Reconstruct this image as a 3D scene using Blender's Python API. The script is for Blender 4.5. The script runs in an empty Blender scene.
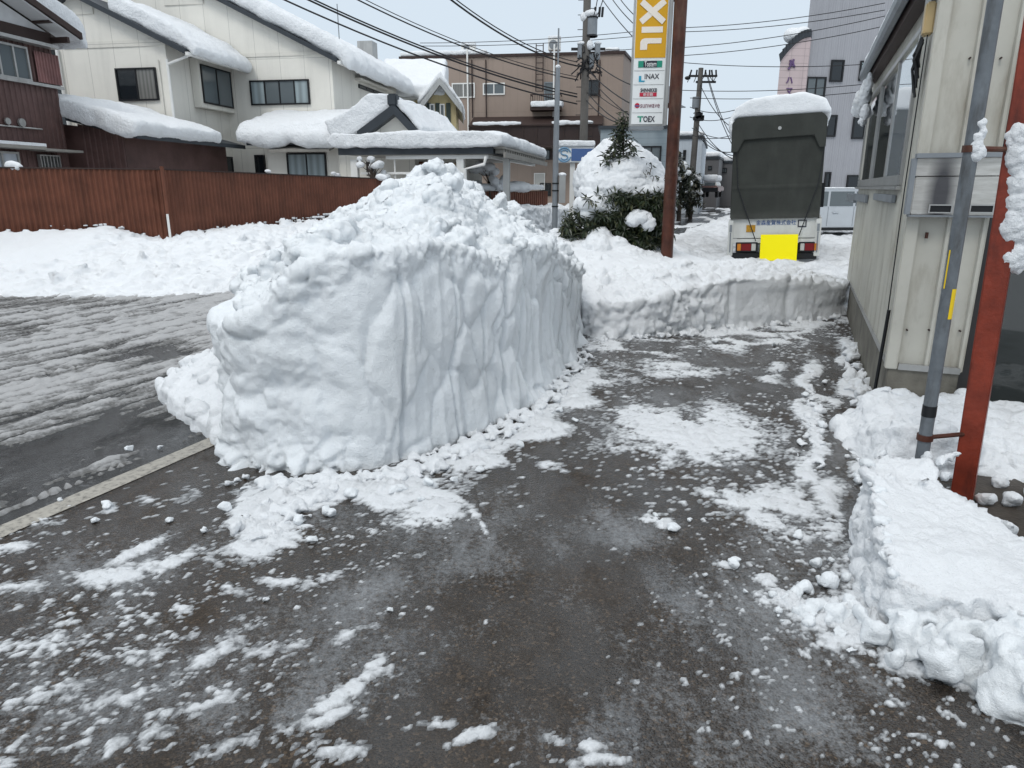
import bpy, bmesh, math, random
import numpy as np
from mathutils import Vector, Matrix
R = math.radians
random.seed(7)
C = bpy.context.scene.collection
# ------------------------------------------------------------------ camera geometry
CZ = 1.6; F = 700.0; PIT = math.atan(196/700.0); cp, sp = math.cos(PIT), math.sin(PIT)
def ray(px, py):
    a = (px-512)/F; b = (384-py)/F
    return Vector((a, cp+b*sp, -sp+b*cp))
def G(px, py, z=0.0):
    d = ray(px, py); t = (z-CZ)/d.z
    return Vector((d.x*t, d.y*t, z))
def P(px, py, Y):
    d = ray(px, py); t = Y/d.y
    return Vector((d.x*t, Y, CZ+d.z*t))
def proj(x, y, z):
    zz = z-CZ
    f = y*cp - zz*sp; u = y*sp + zz*cp
    return 512+F*x/f, 384-F*u/f
HD = R(22)
class Fr:
    """a local frame of a thing: origin and turn about z"""
    def __init__(s, o, rot):
        s.o = Vector(o); s.rot = rot; s.M = Matrix.Rotation(rot, 3, 'Z'); s.I = s.M.transposed()
    def L(s, w): return s.I @ (Vector(w)-s.o)
    def W(s, l): return s.M @ Vector(l) + s.o
    def at(s, px, py, y=0.0):
        c = s.I @ (Vector((0,0,CZ))-s.o); d = s.I @ ray(px, py)
        t = (y-c.y)/d.y
        return c.x+d.x*t, c.z+d.z*t
    def atx(s, px, py, x=0.0):
        c = s.I @ (Vector((0,0,CZ))-s.o); d = s.I @ ray(px, py)
        t = (x-c.x)/d.x
        return c.y+d.y*t, c.z+d.z*t
# ------------------------------------------------------------------ noise
def hsh(ix, iy, iz, seed):
    h = (ix.astype(np.int64)*374761393 + iy.astype(np.int64)*668265263 + iz.astype(np.int64)*2147483647 + seed*974634777) & 0xFFFFFFFF
    h = ((h ^ (h >> 13))*1274126177) & 0xFFFFFFFF
    h = ((h ^ (h >> 16))*2246822519) & 0xFFFFFFFF
    h = h ^ (h >> 15)
    return (h & 0xFFFFFF)/float(0xFFFFFF)
def vn(p, seed=0):
    i = np.floor(p); f = p-i; f = f*f*f*(f*(f*6-15)+10); i = i.astype(np.int64)
    r = 0
    for a in (0,1):
        for b in (0,1):
            for c in (0,1):
                w = (f[:,0] if a else 1-f[:,0])*(f[:,1] if b else 1-f[:,1])*(f[:,2] if c else 1-f[:,2])
                r = r + w*hsh(i[:,0]+a, i[:,1]+b, i[:,2]+c, seed)
    return r*2-1
def fbm(p, o=4, seed=0, g=.5):
    a = 1; r = 0; s = 0
    for k in range(o):
        r = r+a*vn(p*(2.03**k)+k*17.3, seed+k); s += a; a *= g
    return r/s
def wor(p, seed=0):
    i = np.floor(p).astype(np.int64)
    f1 = np.full(len(p), 9.); f2 = np.full(len(p), 9.); rid = np.zeros(len(p))
    for a in (-1,0,1):
        for b in (-1,0,1):
            for c in (-1,0,1):
                j0, j1, j2 = i[:,0]+a, i[:,1]+b, i[:,2]+c
                dx = j0+hsh(j0,j1,j2,seed)-p[:,0]; dy = j1+hsh(j0,j1,j2,seed+1)-p[:,1]; dz = j2+hsh(j0,j1,j2,seed+2)-p[:,2]
                d = np.sqrt(dx*dx+dy*dy+dz*dz)
                m = d < f1
                f2 = np.where(m, f1, np.minimum(f2, d)); rid = np.where(m, hsh(j0,j1,j2,seed+5), rid); f1 = np.where(m, d, f1)
    return f1, f2, rid
def lumps(p, seed=0):
    f1, f2, r = wor(p, seed)
    return np.clip(1-f1*1.15, 0, 1)**.6*(.35+.65*r)
def blocks(p, seed=0, k=3.2):
    f1, f2, r = wor(p+.28*np.stack([vn(p*1.7, seed+31), vn(p*1.7+9, seed+32), vn(p*1.7+5, seed+33)], 1), seed)
    return np.clip((f2-f1)*k, 0, 1)**.7*(.3+.7*r)-.12*f1
def sst(a, b, x):
    t = np.clip((x-a)/(b-a), 0, 1); return t*t*(3-2*t)
def tps(pts, reg=.02):
    pts = np.array([tuple(q)[:3] for q in pts], float); n = len(pts)
    def U(d): return d*d*np.log(d+1e-9)
    D = np.hypot(pts[:,None,0]-pts[None,:,0], pts[:,None,1]-pts[None,:,1])
    A = np.zeros((n+3, n+3)); A[:n,:n] = U(D)+np.eye(n)*reg; A[:n,n] = 1; A[:n,n+1:] = pts[:,:2]; A[n,:n] = 1; A[n+1:,:n] = pts[:,:2].T
    w = np.linalg.solve(A, np.concatenate([pts[:,2], [0,0,0]]))
    def f(x, y):
        x = np.atleast_1d(np.asarray(x, float)); y = np.atleast_1d(np.asarray(y, float))
        d = np.hypot(x[:,None]-pts[None,:,0], y[:,None]-pts[None,:,1])
        return U(d)@w[:n]+w[n]+w[n+1]*x+w[n+2]*y
    return f
# ------------------------------------------------------------------ mesh helpers
def link(name, me, mat=None, parent=None, smooth=False):
    o = bpy.data.objects.new(name, me); C.objects.link(o)
    if mat is not None: me.materials.append(mat)
    if parent is not None: o.parent = parent
    if smooth: me.polygons.foreach_set('use_smooth', [True]*len(me.polygons))
    return o
def npmesh(name, V, Fq, smooth=True):
    me = bpy.data.meshes.new(name); V = np.asarray(V, np.float32); Fq = np.asarray(Fq, np.int32); n = len(Fq); k = Fq.shape[1]
    me.vertices.add(len(V)); me.vertices.foreach_set('co', V.ravel())
    me.loops.add(n*k); me.loops.foreach_set('vertex_index', Fq.ravel())
    me.polygons.add(n); me.polygons.foreach_set('loop_start', np.arange(0, n*k, k, dtype=np.int32))
    me.polygons.foreach_set('use_smooth', np.full(n, smooth)); me.update(calc_edges=True); me.validate(); return me
def tag(o, label=None, cat=None, group=None, kind=None):
    if label: o['label'] = label
    if cat: o['category'] = cat
    if group: o['group'] = group
    if kind: o['kind'] = kind
    return o
def thing(name, fr, label, cat, group=None):
    o = bpy.data.objects.new(name, None); C.objects.link(o); o.empty_display_size = .2
    if isinstance(fr, Fr): o.location = fr.o; o.rotation_euler = (0,0,fr.rot)
    else: o.location = fr
    return tag(o, label, cat, group)
class MB:
    def __init__(s): s.v = []; s.f = []
    def add(s, v, f):
        n = len(s.v); s.v += [tuple(q) for q in v]; s.f += [tuple(i+n for i in q) for q in f]; return s
    def box(s, x0, x1, y0, y1, z0, z1):
        if x0 > x1: x0, x1 = x1, x0
        if y0 > y1: y0, y1 = y1, y0
        if z0 > z1: z0, z1 = z1, z0
        v = [(x0,y0,z0),(x1,y0,z0),(x1,y1,z0),(x0,y1,z0),(x0,y0,z1),(x1,y0,z1),(x1,y1,z1),(x0,y1,z1)]
        return s.add(v, [(0,3,2,1),(4,5,6,7),(0,1,5,4),(1,2,6,5),(2,3,7,6),(3,0,4,7)])
    def obox(s, M, sx, sy, sz):
        v = [M @ Vector((x*sx/2, y*sy/2, z*sz/2)) for z in (-1,1) for (x,y) in ((-1,-1),(1,-1),(1,1),(-1,1))]
        return s.add(v, [(0,3,2,1),(4,5,6,7),(0,1,5,4),(1,2,6,5),(2,3,7,6),(3,0,4,7)])
    def prism(s, pts, a0, a1, ax='y'):
        def q(p, a): return (p[0], a, p[1]) if ax == 'y' else ((p[0], p[1], a) if ax == 'z' else (a, p[0], p[1]))
        n = len(pts)
        v = [q(p, a0) for p in pts]+[q(p, a1) for p in pts]
        return s.add(v, [tuple(range(n)), tuple(range(2*n-1, n-1, -1))]+[(i, i+n, (i+1) % n+n, (i+1) % n) for i in range(n)])
    def tube(s, path, r, n=8, cap=True):
        path = [Vector(p) for p in path]; m = len(path); rs = r if hasattr(r, '__len__') else [r]*m
        v = []; up = None
        for i, p in enumerate(path):
            t = (path[min(i+1, m-1)]-path[max(i-1, 0)]).normalized()
            if up is None: up = Vector((0,0,1)) if abs(t.z) < .9 else Vector((1,0,0))
            x = t.cross(up).normalized(); y = x.cross(t).normalized(); up = y
            v += [p+(x*math.cos(2*math.pi*k/n)+y*math.sin(2*math.pi*k/n))*rs[i] for k in range(n)]
        f = [(i*n+k, i*n+(k+1) % n, (i+1)*n+(k+1) % n, (i+1)*n+k) for i in range(m-1) for k in range(n)]
        if cap: f += [tuple(range(n-1, -1, -1)), tuple(range((m-1)*n, m*n))]
        return s.add(v, f)
    def disc(s, c, r, y0, y1, n=20, ax='y'):
        return s.prism([(c[0]+r*math.cos(2*math.pi*k/n), c[1]+r*math.sin(2*math.pi*k/n)) for k in range(n)], y0, y1, ax)
    def xf(s, M):
        s.v = [tuple(M @ Vector(q)) for q in s.v]; return s
    def build(s, name, mat, parent=None, bevel=0, smooth=False, fr=None):
        me = bpy.data.meshes.new(name); me.from_pydata(s.v, [], s.f); me.update()
        bm = bmesh.new(); bm.from_mesh(me); bmesh.ops.recalc_face_normals(bm, faces=bm.faces)
        if bevel:
            bmesh.ops.bevel(bm, geom=[e for e in bm.edges if len(e.link_faces) == 2 and e.calc_face_angle(0) > .5], offset=bevel, segments=2, affect='EDGES', clamp_overlap=True)
        bm.to_mesh(me); bm.free()
        o = link(name, me, mat, parent, smooth)
        if smooth:
            me.polygons.foreach_set('use_smooth', [True]*len(me.polygons))
            try: me.set_sharp_from_angle(angle=R(40))
            except Exception: pass
        if fr is not None and parent is None: o.location = fr.o; o.rotation_euler = (0,0,fr.rot)
        return o
def chunk(c, s, rnd, flat=.75):
    """rough broken block of snow: the hull of random points"""
    bm = bmesh.new()
    rot = Matrix.Rotation(rnd.uniform(0, 6.28), 3, 'Z') @ Matrix.Rotation(rnd.uniform(-.6, .6), 3, 'X')
    for k in range(11):
        q = Vector((rnd.gauss(0,1), rnd.gauss(0,1), rnd.gauss(0,1))).normalized()
        q = Vector((q.x*s*rnd.uniform(.7,1.15), q.y*s*rnd.uniform(.6,1), q.z*s*flat))
        bm.verts.new(rot @ q + Vector(c))
    r = bmesh.ops.convex_hull(bm, input=bm.verts)
    bmesh.ops.delete(bm, geom=[g for g in r['geom_interior'] if isinstance(g, bmesh.types.BMVert)], context='VERTS')
    bm.verts.index_update()
    out = ([v.co.copy() for v in bm.verts], [tuple(v.index for v in f.verts) for f in bm.faces]); bm.free(); return out
def blob(c, r, n=10, m=7):
    v = []; f = []
    for i in range(m+1):
        th = math.pi*i/m
        for k in range(n):
            ph = 2*math.pi*k/n
            v.append((c[0]+r[0]*math.sin(th)*math.cos(ph), c[1]+r[1]*math.sin(th)*math.sin(ph), c[2]+r[2]*math.cos(th)))
    for i in range(m):
        for k in range(n):
            a, b = i*n+k, i*n+(k+1) % n
            if i == 0: f.append((a, a+n, b+n))
            elif i == m-1: f.append((a, a+n, b))
            else: f.append((a, a+n, b+n, b))
    used = sorted({i for q in f for i in q}); mp = {u: i for i, u in enumerate(used)}
    return [v[u] for u in used], [tuple(mp[i] for i in q) for q in f]
def sculpt(name, mb, voxel, smooth=3, disp=None, mat=None, parent=None, fr=None, sf=.5):
    """fuse closed rough solids into one skin, soften, then push its vertices with disp(V, N) -> offsets"""
    me = bpy.data.meshes.new('raw'); me.from_pydata(mb.v, [], mb.f); me.update()
    bm = bmesh.new(); bm.from_mesh(me); bmesh.ops.recalc_face_normals(bm, faces=bm.faces); bm.to_mesh(me); bm.free()
    o = bpy.data.objects.new('raw', me); C.objects.link(o)
    md = o.modifiers.new('r', 'REMESH'); md.mode = 'VOXEL'; md.voxel_size = voxel; md.adaptivity = 0
    if smooth:
        sm = o.modifiers.new('s', 'SMOOTH'); sm.iterations = smooth; sm.factor = sf
    dg = bpy.context.evaluated_depsgraph_get(); e = o.evaluated_get(dg)
    m2 = bpy.data.meshes.new_from_object(e, depsgraph=dg); m2.name = name
    bpy.data.objects.remove(o); bpy.data.meshes.remove(me)
    n = len(m2.vertices); V = np.empty(n*3, np.float32); m2.vertices.foreach_get('co', V); V = V.reshape(-1,3).astype(float)
    if disp is not None and n:
        N = np.empty(n*3, np.float32); m2.vertex_normals.foreach_get('vector', N); N = N.reshape(-1,3).astype(float)
        V = V+disp(V, N); m2.vertices.foreach_set('co', V.astype(np.float32).ravel()); m2.update()
    m2.materials.clear()
    o = link(name, m2, mat, parent, True)
    if fr is not None and parent is None: o.location = fr.o; o.rotation_euler = (0,0,fr.rot)
    return o
def snowdisp(a=.04, s=1.2, b=.015, t=6):
    def f(V, N):
        return N*(a*fbm(V*s, 3, 3)+b*fbm(V*t, 3, 9))[:,None]
    return f
# ------------------------------------------------------------------ materials
def newmat(name):
    m = bpy.data.materials.new(name); m.use_nodes = True; nt = m.node_tree
    return m, nt, nt.nodes['Principled BSDF']
def nd(nt, t, **k):
    n = nt.nodes.new(t)
    for a, b in k.items():
        if a in n.inputs.keys(): n.inputs[a].default_value = b
        else: setattr(n, a, b)
    return n
def ramp(nt, fac, stops):
    n = nt.nodes.new('ShaderNodeValToRGB'); el = n.color_ramp.elements
    while len(el) < len(stops): el.new(.5)
    for e, (p, c) in zip(el, stops):
        e.position = p; e.color = (c if hasattr(c, '__len__') else (c,c,c))[:3]+(1,) if hasattr(c, '__len__') else (c,c,c,1)
    nt.links.new(fac, n.inputs[0]); return n.outputs[0]
def mix(nt, fac, a, b, mode='MIX'):
    n = nt.nodes.new('ShaderNodeMix'); n.data_type = 'RGBA'; n.blend_type = mode; n.clamp_factor = True
    for s, v in ((0, fac), (6, a), (7, b)):
        if hasattr(v, 'links') or hasattr(v, 'is_linked'): nt.links.new(v, n.inputs[s])
        elif s == 0: n.inputs[0].default_value = v
        else: n.inputs[s].default_value = tuple(v)+(1,) if len(v) == 3 else v
    return n.outputs[2]
def math_(nt, op, a, b=None, c=None):
    n = nt.nodes.new('ShaderNodeMath'); n.operation = op
    for i, v in enumerate((a, b, c)):
        if v is None: continue
        if hasattr(v, 'is_linked'): nt.links.new(v, n.inputs[i])
        else: n.inputs[i].default_value = v
    return n.outputs[0]
def coords(nt, scale=(1,1,1), rot=(0,0,0), kind='Object'):
    t = nd(nt, 'ShaderNodeTexCoord'); m = nd(nt, 'ShaderNodeMapping'); m.inputs['Scale'].default_value = scale; m.inputs['Rotation'].default_value = rot
    nt.links.new(t.outputs[kind], m.inputs[0]); return m.outputs[0]
def noise(nt, vec, scale, detail=4, rough=.55):
    n = nd(nt, 'ShaderNodeTexNoise'); n.inputs['Scale'].default_value = scale; n.inputs['Detail'].default_value = detail; n.inputs['Roughness'].default_value = rough
    nt.links.new(vec, n.inputs['Vector']); return n.outputs[0]
def bump(nt, bsdf, h, strength, dist):
    b = nd(nt, 'ShaderNodeBump'); b.inputs['Strength'].default_value = strength; b.inputs['Distance'].default_value = dist
    nt.links.new(h, b.inputs['Height']); nt.links.new(b.outputs[0], bsdf.inputs['Normal'])
def paint(name, col, rough=.5, metal=0, var=.12, scale=3, bmp=0, bscale=40, spec=.5, dirt=None):
    m, nt, b = newmat(name); v = coords(nt)
    n = noise(nt, v, scale, 6, .6)
    lo = tuple(c*(1-var) for c in col); hi = tuple(min(1, c*(1+var)) for c in col)
    c = ramp(nt, n, [(.3, lo), (.7, hi)])
    if dirt:
        n2 = noise(nt, coords(nt, (1,1,.25)), dirt[2], 6, .65)
        f = ramp(nt, n2, [(.5, 0.), (.75, dirt[1])]); c = mix(nt, f, c, dirt[0])
    nt.links.new(c, b.inputs['Base Color']); b.inputs['Roughness'].default_value = rough; b.inputs['Metallic'].default_value = metal
    b.inputs['Specular IOR Level'].default_value = spec*.6
    if bmp: bump(nt, b, noise(nt, v, bscale, 4), bmp, .01)
    return m
def snowmat(name, base=(.80,.825,.85), dirty=(.62,.64,.65), amt=.0, sss=.0, bs=.6, fine=90):
    m, nt, b = newmat(name); v = coords(nt)
    n = noise(nt, v, 2.2, 6, .6); f = ramp(nt, n, [(.45, 0.), (.8, amt+.12)])
    nt.links.new(mix(nt, f, base, dirty), b.inputs['Base Color'])
    if 'pile' in name or 'street' in name:
        g1 = noise(nt, v, 55, 3, .8); g2 = noise(nt, v, 3.1, 5, .65); gm_ = math_(nt, 'MULTIPLY', ramp(nt, g1, [(.66, 0.), (.72, .7)]), ramp(nt, g2, [(.45, 0.), (.65, 1.)]))
        old = b.inputs['Base Color'].links[0].from_socket; nt.links.new(mix(nt, gm_, old, (.24,.2,.16)), b.inputs['Base Color'])
    b.inputs['Roughness'].default_value = .6; b.inputs['Specular IOR Level'].default_value = .2
    if sss:
        b.inputs['Subsurface Weight'].default_value = sss; b.inputs['Subsurface Radius'].default_value = (.5,.7,1); b.inputs['Subsurface Scale'].default_value = .04
    h = math_(nt, 'ADD', noise(nt, v, fine, 6, .75), math_(nt, 'MULTIPLY', noise(nt, v, fine*.25, 5, .65), 1.8))
    bump(nt, b, h, min(1, bs*1.35), .9/fine); return m
M = {}
M['snow'] = snowmat('snow', sss=.0)
M['snow_far'] = snowmat('snow_far', bs=.5, fine=14)
M['snow_pile'] = snowmat('snow_pile', base=(.78,.815,.842), dirty=(.55,.57,.57), amt=.3, sss=.0, bs=.5, fine=120)
def slushmat(name, thin, thick, fine):
    m, nt, b = newmat(name); v = coords(nt); at = nd(nt, 'ShaderNodeAttribute'); at.attribute_name = 'film'
    f = math_(nt, 'ADD', at.outputs['Fac'], math_(nt, 'MULTIPLY', math_(nt, 'SUBTRACT', noise(nt, v, 34, 5, .7), .5), .9))
    nt.links.new(ramp(nt, f, [(.0, thin), (.16, tuple((a+c)/2 for a, c in zip(thin, thick))), (.42, thick)]), b.inputs['Base Color'])
    b.inputs['Roughness'].default_value = .4; b.inputs['Specular IOR Level'].default_value = .4
    bump(nt, b, math_(nt, 'ADD', noise(nt, v, fine, 6, .75), noise(nt, v, fine*.3, 4, .6)), 1., .009); return m
M['slush'] = slushmat('slush', (.15,.155,.16), (.76,.785,.81), 110)
M['black'] = paint('black', (.012,.013,.015), .4)
M['dark_rubber'] = paint('dark_rubber', (.02,.02,.02), .8)
M['white'] = paint('white', (.72,.72,.7), .45, var=.05)
M['grey_metal'] = paint('grey_metal', (.22,.24,.26), .45, .2, dirt=((.1,.1,.1), .4, 3))
M['alu'] = paint('alu', (.42,.42,.41), .35, .6, var=.08, dirt=((.15,.15,.14), .5, 4))
M['concrete'] = paint('concrete', (.17,.16,.135), .8, var=.3, scale=5, bmp=.5, bscale=60, dirt=((.06,.06,.05), .7, 2))
M['concrete_pole'] = paint('concrete_pole', (.115,.108,.1), .8, var=.2, scale=2)
def glassmat(name, col, rough=.04, spec=.6, band=0):
    m, nt, b = newmat(name)
    if band:
        w = nd(nt, 'ShaderNodeTexWave'); w.inputs['Scale'].default_value = band; w.inputs['Distortion'].default_value = 2; nt.links.new(coords(nt, (1,1,.05)), w.inputs[0])
        c = ramp(nt, w.outputs[0], [(0, tuple(q*.65 for q in col)), (1, col)])
        nt.links.new(c, b.inputs['Base Color'])
    else: b.inputs['Base Color'].default_value = col+(1,)
    b.inputs['Roughness'].default_value = rough; b.inputs['Specular IOR Level'].default_value = spec; return m
M['glass'] = glassmat('glass', (.012,.016,.02))
M['glass_grey'] = glassmat('glass_grey', (.1,.12,.13), .12)
M['glass_frost'] = glassmat('glass_frost', (.3,.36,.38), .25, band=1.2)
M['glass_curtain'] = glassmat('glass_curtain', (.2,.2,.19), .08, band=2.5)
M['glass_white'] = glassmat('glass_white', (.55,.6,.66), .1, band=5)
# cream siding with panel joints
def siding(name, col, px=.91, pz=3.0, joint=.55, fine=0, bmps=.3):
    m, nt, b = newmat(name); v = coords(nt)
    br = nd(nt, 'ShaderNodeTexBrick'); br.offset = 0; br.inputs['Scale'].default_value = 1; br.inputs['Mortar Size'].default_value = .008
    br.inputs['Brick Width'].default_value = px; br.inputs['Row Height'].default_value = pz
    sep = nd(nt, 'ShaderNodeSeparateXYZ'); nt.links.new(v, sep.inputs[0]); cmb = nd(nt, 'ShaderNodeCombineXYZ')
    nt.links.new(math_(nt, 'ADD', sep.outputs[0], sep.outputs[1]), cmb.inputs[0]); nt.links.new(sep.outputs[2], cmb.inputs[1]); nt.links.new(cmb.outputs[0], br.inputs[0])
    n = noise(nt, v, .8, 6, .6); n2 = noise(nt, coords(nt, (1,1,.12)), 2.5, 5, .6)
    c = ramp(nt, n, [(.3, tuple(q*.9 for q in col)), (.7, col)])
    c = mix(nt, ramp(nt, n2, [(.5, 0.), (.8, .3)]), c, tuple(q*.55 for q in col))
    c = mix(nt, math_(nt, 'MULTIPLY', br.outputs['Fac'], joint), c, tuple(q*.3 for q in col))
    nt.links.new(c, b.inputs['Base Color']); b.inputs['Roughness'].default_value = .7
    h = noise(nt, v, 30, 3)
    if fine:
        w = nd(nt, 'ShaderNodeTexWave'); w.bands_direction = 'X'; w.inputs['Scale'].default_value = fine; w.inputs['Distortion'].default_value = 0
        nt.links.new(cmb.outputs[0], w.inputs[0]); h = w.outputs[0]
    bump(nt, b, h, bmps, .02); return m
M['cream'] = siding('cream', (.77,.75,.69))
M['cream2'] = siding('cream2', (.71,.69,.63))
M['yellow_wall'] = siding('yellow_wall', (.48,.4,.22), .45, 9, .3)
M['brown_wall'] = siding('brown_wall', (.3,.235,.195), 1.0, 3.3, .35)
M['grey_wall'] = siding('grey_wall', (.32,.325,.35), .3, 9, .25, fine=3)
M['bluegrey_wall'] = siding('bluegrey_wall', (.27,.32,.35), 9, .25, .45)
M['pale_wall'] = siding('pale_wall', (.5,.55,.6), .4, 9, .25)
M['dark_wall'] = siding('dark_wall', (.12,.12,.125), .5, 2.8, .3)
M['pink_tile'] = siding('pink_tile', (.5,.41,.41), .6, .3, .6)
M['plaster'] = paint('plaster', (.56,.57,.58), .8, var=.08)
M['brown_sheet'] = paint('brown_sheet', (.095,.055,.05), .55, var=.3, scale=2, dirt=((.15,.09,.09), .5, 1.5))
M['brown_trim'] = paint('brown_trim', (.04,.025,.022), .6)
M['fence_brown'] = paint('fence_brown', (.14,.052,.031), .55, var=.25, scale=2.5, dirt=((.05,.02,.012), .6, 3))
M['slate'] = paint('slate', (.035,.042,.05), .5)
M['rafter'] = paint('rafter', (.25,.24,.22), .7)
M['shed'] = paint('shed', (.47,.46,.41), .45, .0, var=.1, scale=2, dirt=((.22,.19,.145), .75, 5))
M['rust'] = paint('rust', (.062,.02,.012), .5, var=.55, scale=5, bmp=.3, bscale=30, dirt=((.16,.1,.07), .7, 5))
M['red_pole'] = paint('red_pole', (.2,.033,.017), .38, var=.35, scale=7, bmp=.3, bscale=35, dirt=((.05,.014,.01), .95, 11))
M['pipe_grey'] = paint('pipe_grey', (.125,.14,.155), .42, var=.25, scale=9, bmp=.2, bscale=40, dirt=((.045,.043,.04), .9, 14))
M['yellow'] = paint('yellow', (.75,.52,.01), .4, var=.05)
M['plate_yellow'] = paint('plate_yellow', (1.0,.87,.0), .45, var=.0)
M['sign_white'] = paint('sign_white', (.74,.76,.76), .3, var=.02)
M['sign_orange'] = paint('sign_orange', (.62,.33,.012), .3, var=.03)
M['sign_letter'] = paint('sign_letter', (.78,.72,.64), .35, var=.02)
M['sign_teal'] = paint('sign_teal', (.02,.25,.17), .3, var=.02)
M['sign_blue'] = paint('sign_blue', (.03,.3,.45), .3, var=.02)
M['sign_red'] = paint('sign_red', (.45,.02,.05), .3, var=.02)
M['sign_green'] = paint('sign_green', (.04,.3,.2), .3, var=.02)
M['sign_navy'] = paint('sign_navy', (.07,.13,.3), .3, var=.05)
M['ink'] = paint('ink', (.03,.03,.045), .5, var=.02)
M['ink_purple'] = paint('ink_purple', (.12,.07,.17), .5, var=.02)
M['canvas'] = paint('canvas', (.03,.033,.029), .7, var=.25, scale=2, bmp=.5, bscale=5, dirt=((.06,.064,.058), .6, 1.5))
M['truck_white'] = paint('truck_white', (.58,.59,.57), .35, var=.05, dirt=((.25,.23,.2), .35, 3))
M['truck_light'] = paint('truck_light', (.17,.008,.01), .2, var=.05)
M['amber'] = paint('amber', (.5,.18,.02), .25, var=.1)
M['amber_sign'] = paint('amber_sign', (.42,.22,.02), .5, var=.3, scale=20)
M['clear'] = paint('clear', (.45,.45,.43), .2, var=.05)
M['van_paint'] = paint('van_paint', (.45,.48,.51), .25, var=.04)
M['van_dark'] = paint('van_dark', (.25,.05,.04), .3)
M['bark'] = paint('bark', (.07,.055,.045), .9, var=.3, bmp=.4)
M['wire'] = paint('wire', (.02,.02,.022), .7)
M['soil'] = paint('soil', (.05,.042,.035), .5, var=.4, scale=12, bmp=.5, bscale=60)
M['stone'] = paint('stone', (.16,.155,.145), .8, var=.35, scale=8, bmp=.5, bscale=20)
M['tan_box'] = paint('tan_box', (.5,.38,.2), .5)
M['interior'] = paint('interior', (.05,.05,.052), .9)
M['door_brown'] = paint('door_brown', (.17,.075,.045), .4, var=.5, scale=14)
M['warm'] = paint('warm', (.4,.27,.13), .6, var=.2)
def leafmat(name, c):
    m, nt, b = newmat(name); gi = nd(nt, 'ShaderNodeNewGeometry')
    col = ramp(nt, gi.outputs['Random Per Island'], [(0, tuple(q*.45 for q in c)), (.6, c), (1, (c[0]*2.2, c[1]*1.5, c[2]*1.3))])
    nt.links.new(col, b.inputs['Base Color']); b.inputs['Roughness'].default_value = .4; return m
M['leaf'] = leafmat('leaf', (.03,.047,.022)); M['leaf_far'] = leafmat('leaf_far', (.035,.045,.03))
# stainless panel with a dark scorch
m, nt, b = newmat('stainless'); v = coords(nt)
n = noise(nt, coords(nt, (1.2,1,7)), 6, 5, .6); sc = nd(nt, 'ShaderNodeTexGradient'); sc.gradient_type = 'SPHERICAL'
mp = nd(nt, 'ShaderNodeMapping'); mp.inputs['Location'].default_value = (-.14*9,0,-1.56*2.2); mp.inputs['Scale'].default_value = (9,.0,2.2); tc = nd(nt, 'ShaderNodeTexCoord'); nt.links.new(tc.outputs['Object'], mp.inputs[0]); nt.links.new(mp.outputs[0], sc.inputs[0])
c = ramp(nt, n, [(.3, (.42,.41,.38)), (.7, (.6,.59,.56))]); c = mix(nt, ramp(nt, sc.outputs[0], [(.1, 0.), (.7, .9)]), c, (.05,.05,.06))
nt.links.new(c, b.inputs['Base Color']); b.inputs['Metallic'].default_value = .7; b.inputs['Roughness'].default_value = .35; M['stainless'] = m
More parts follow.
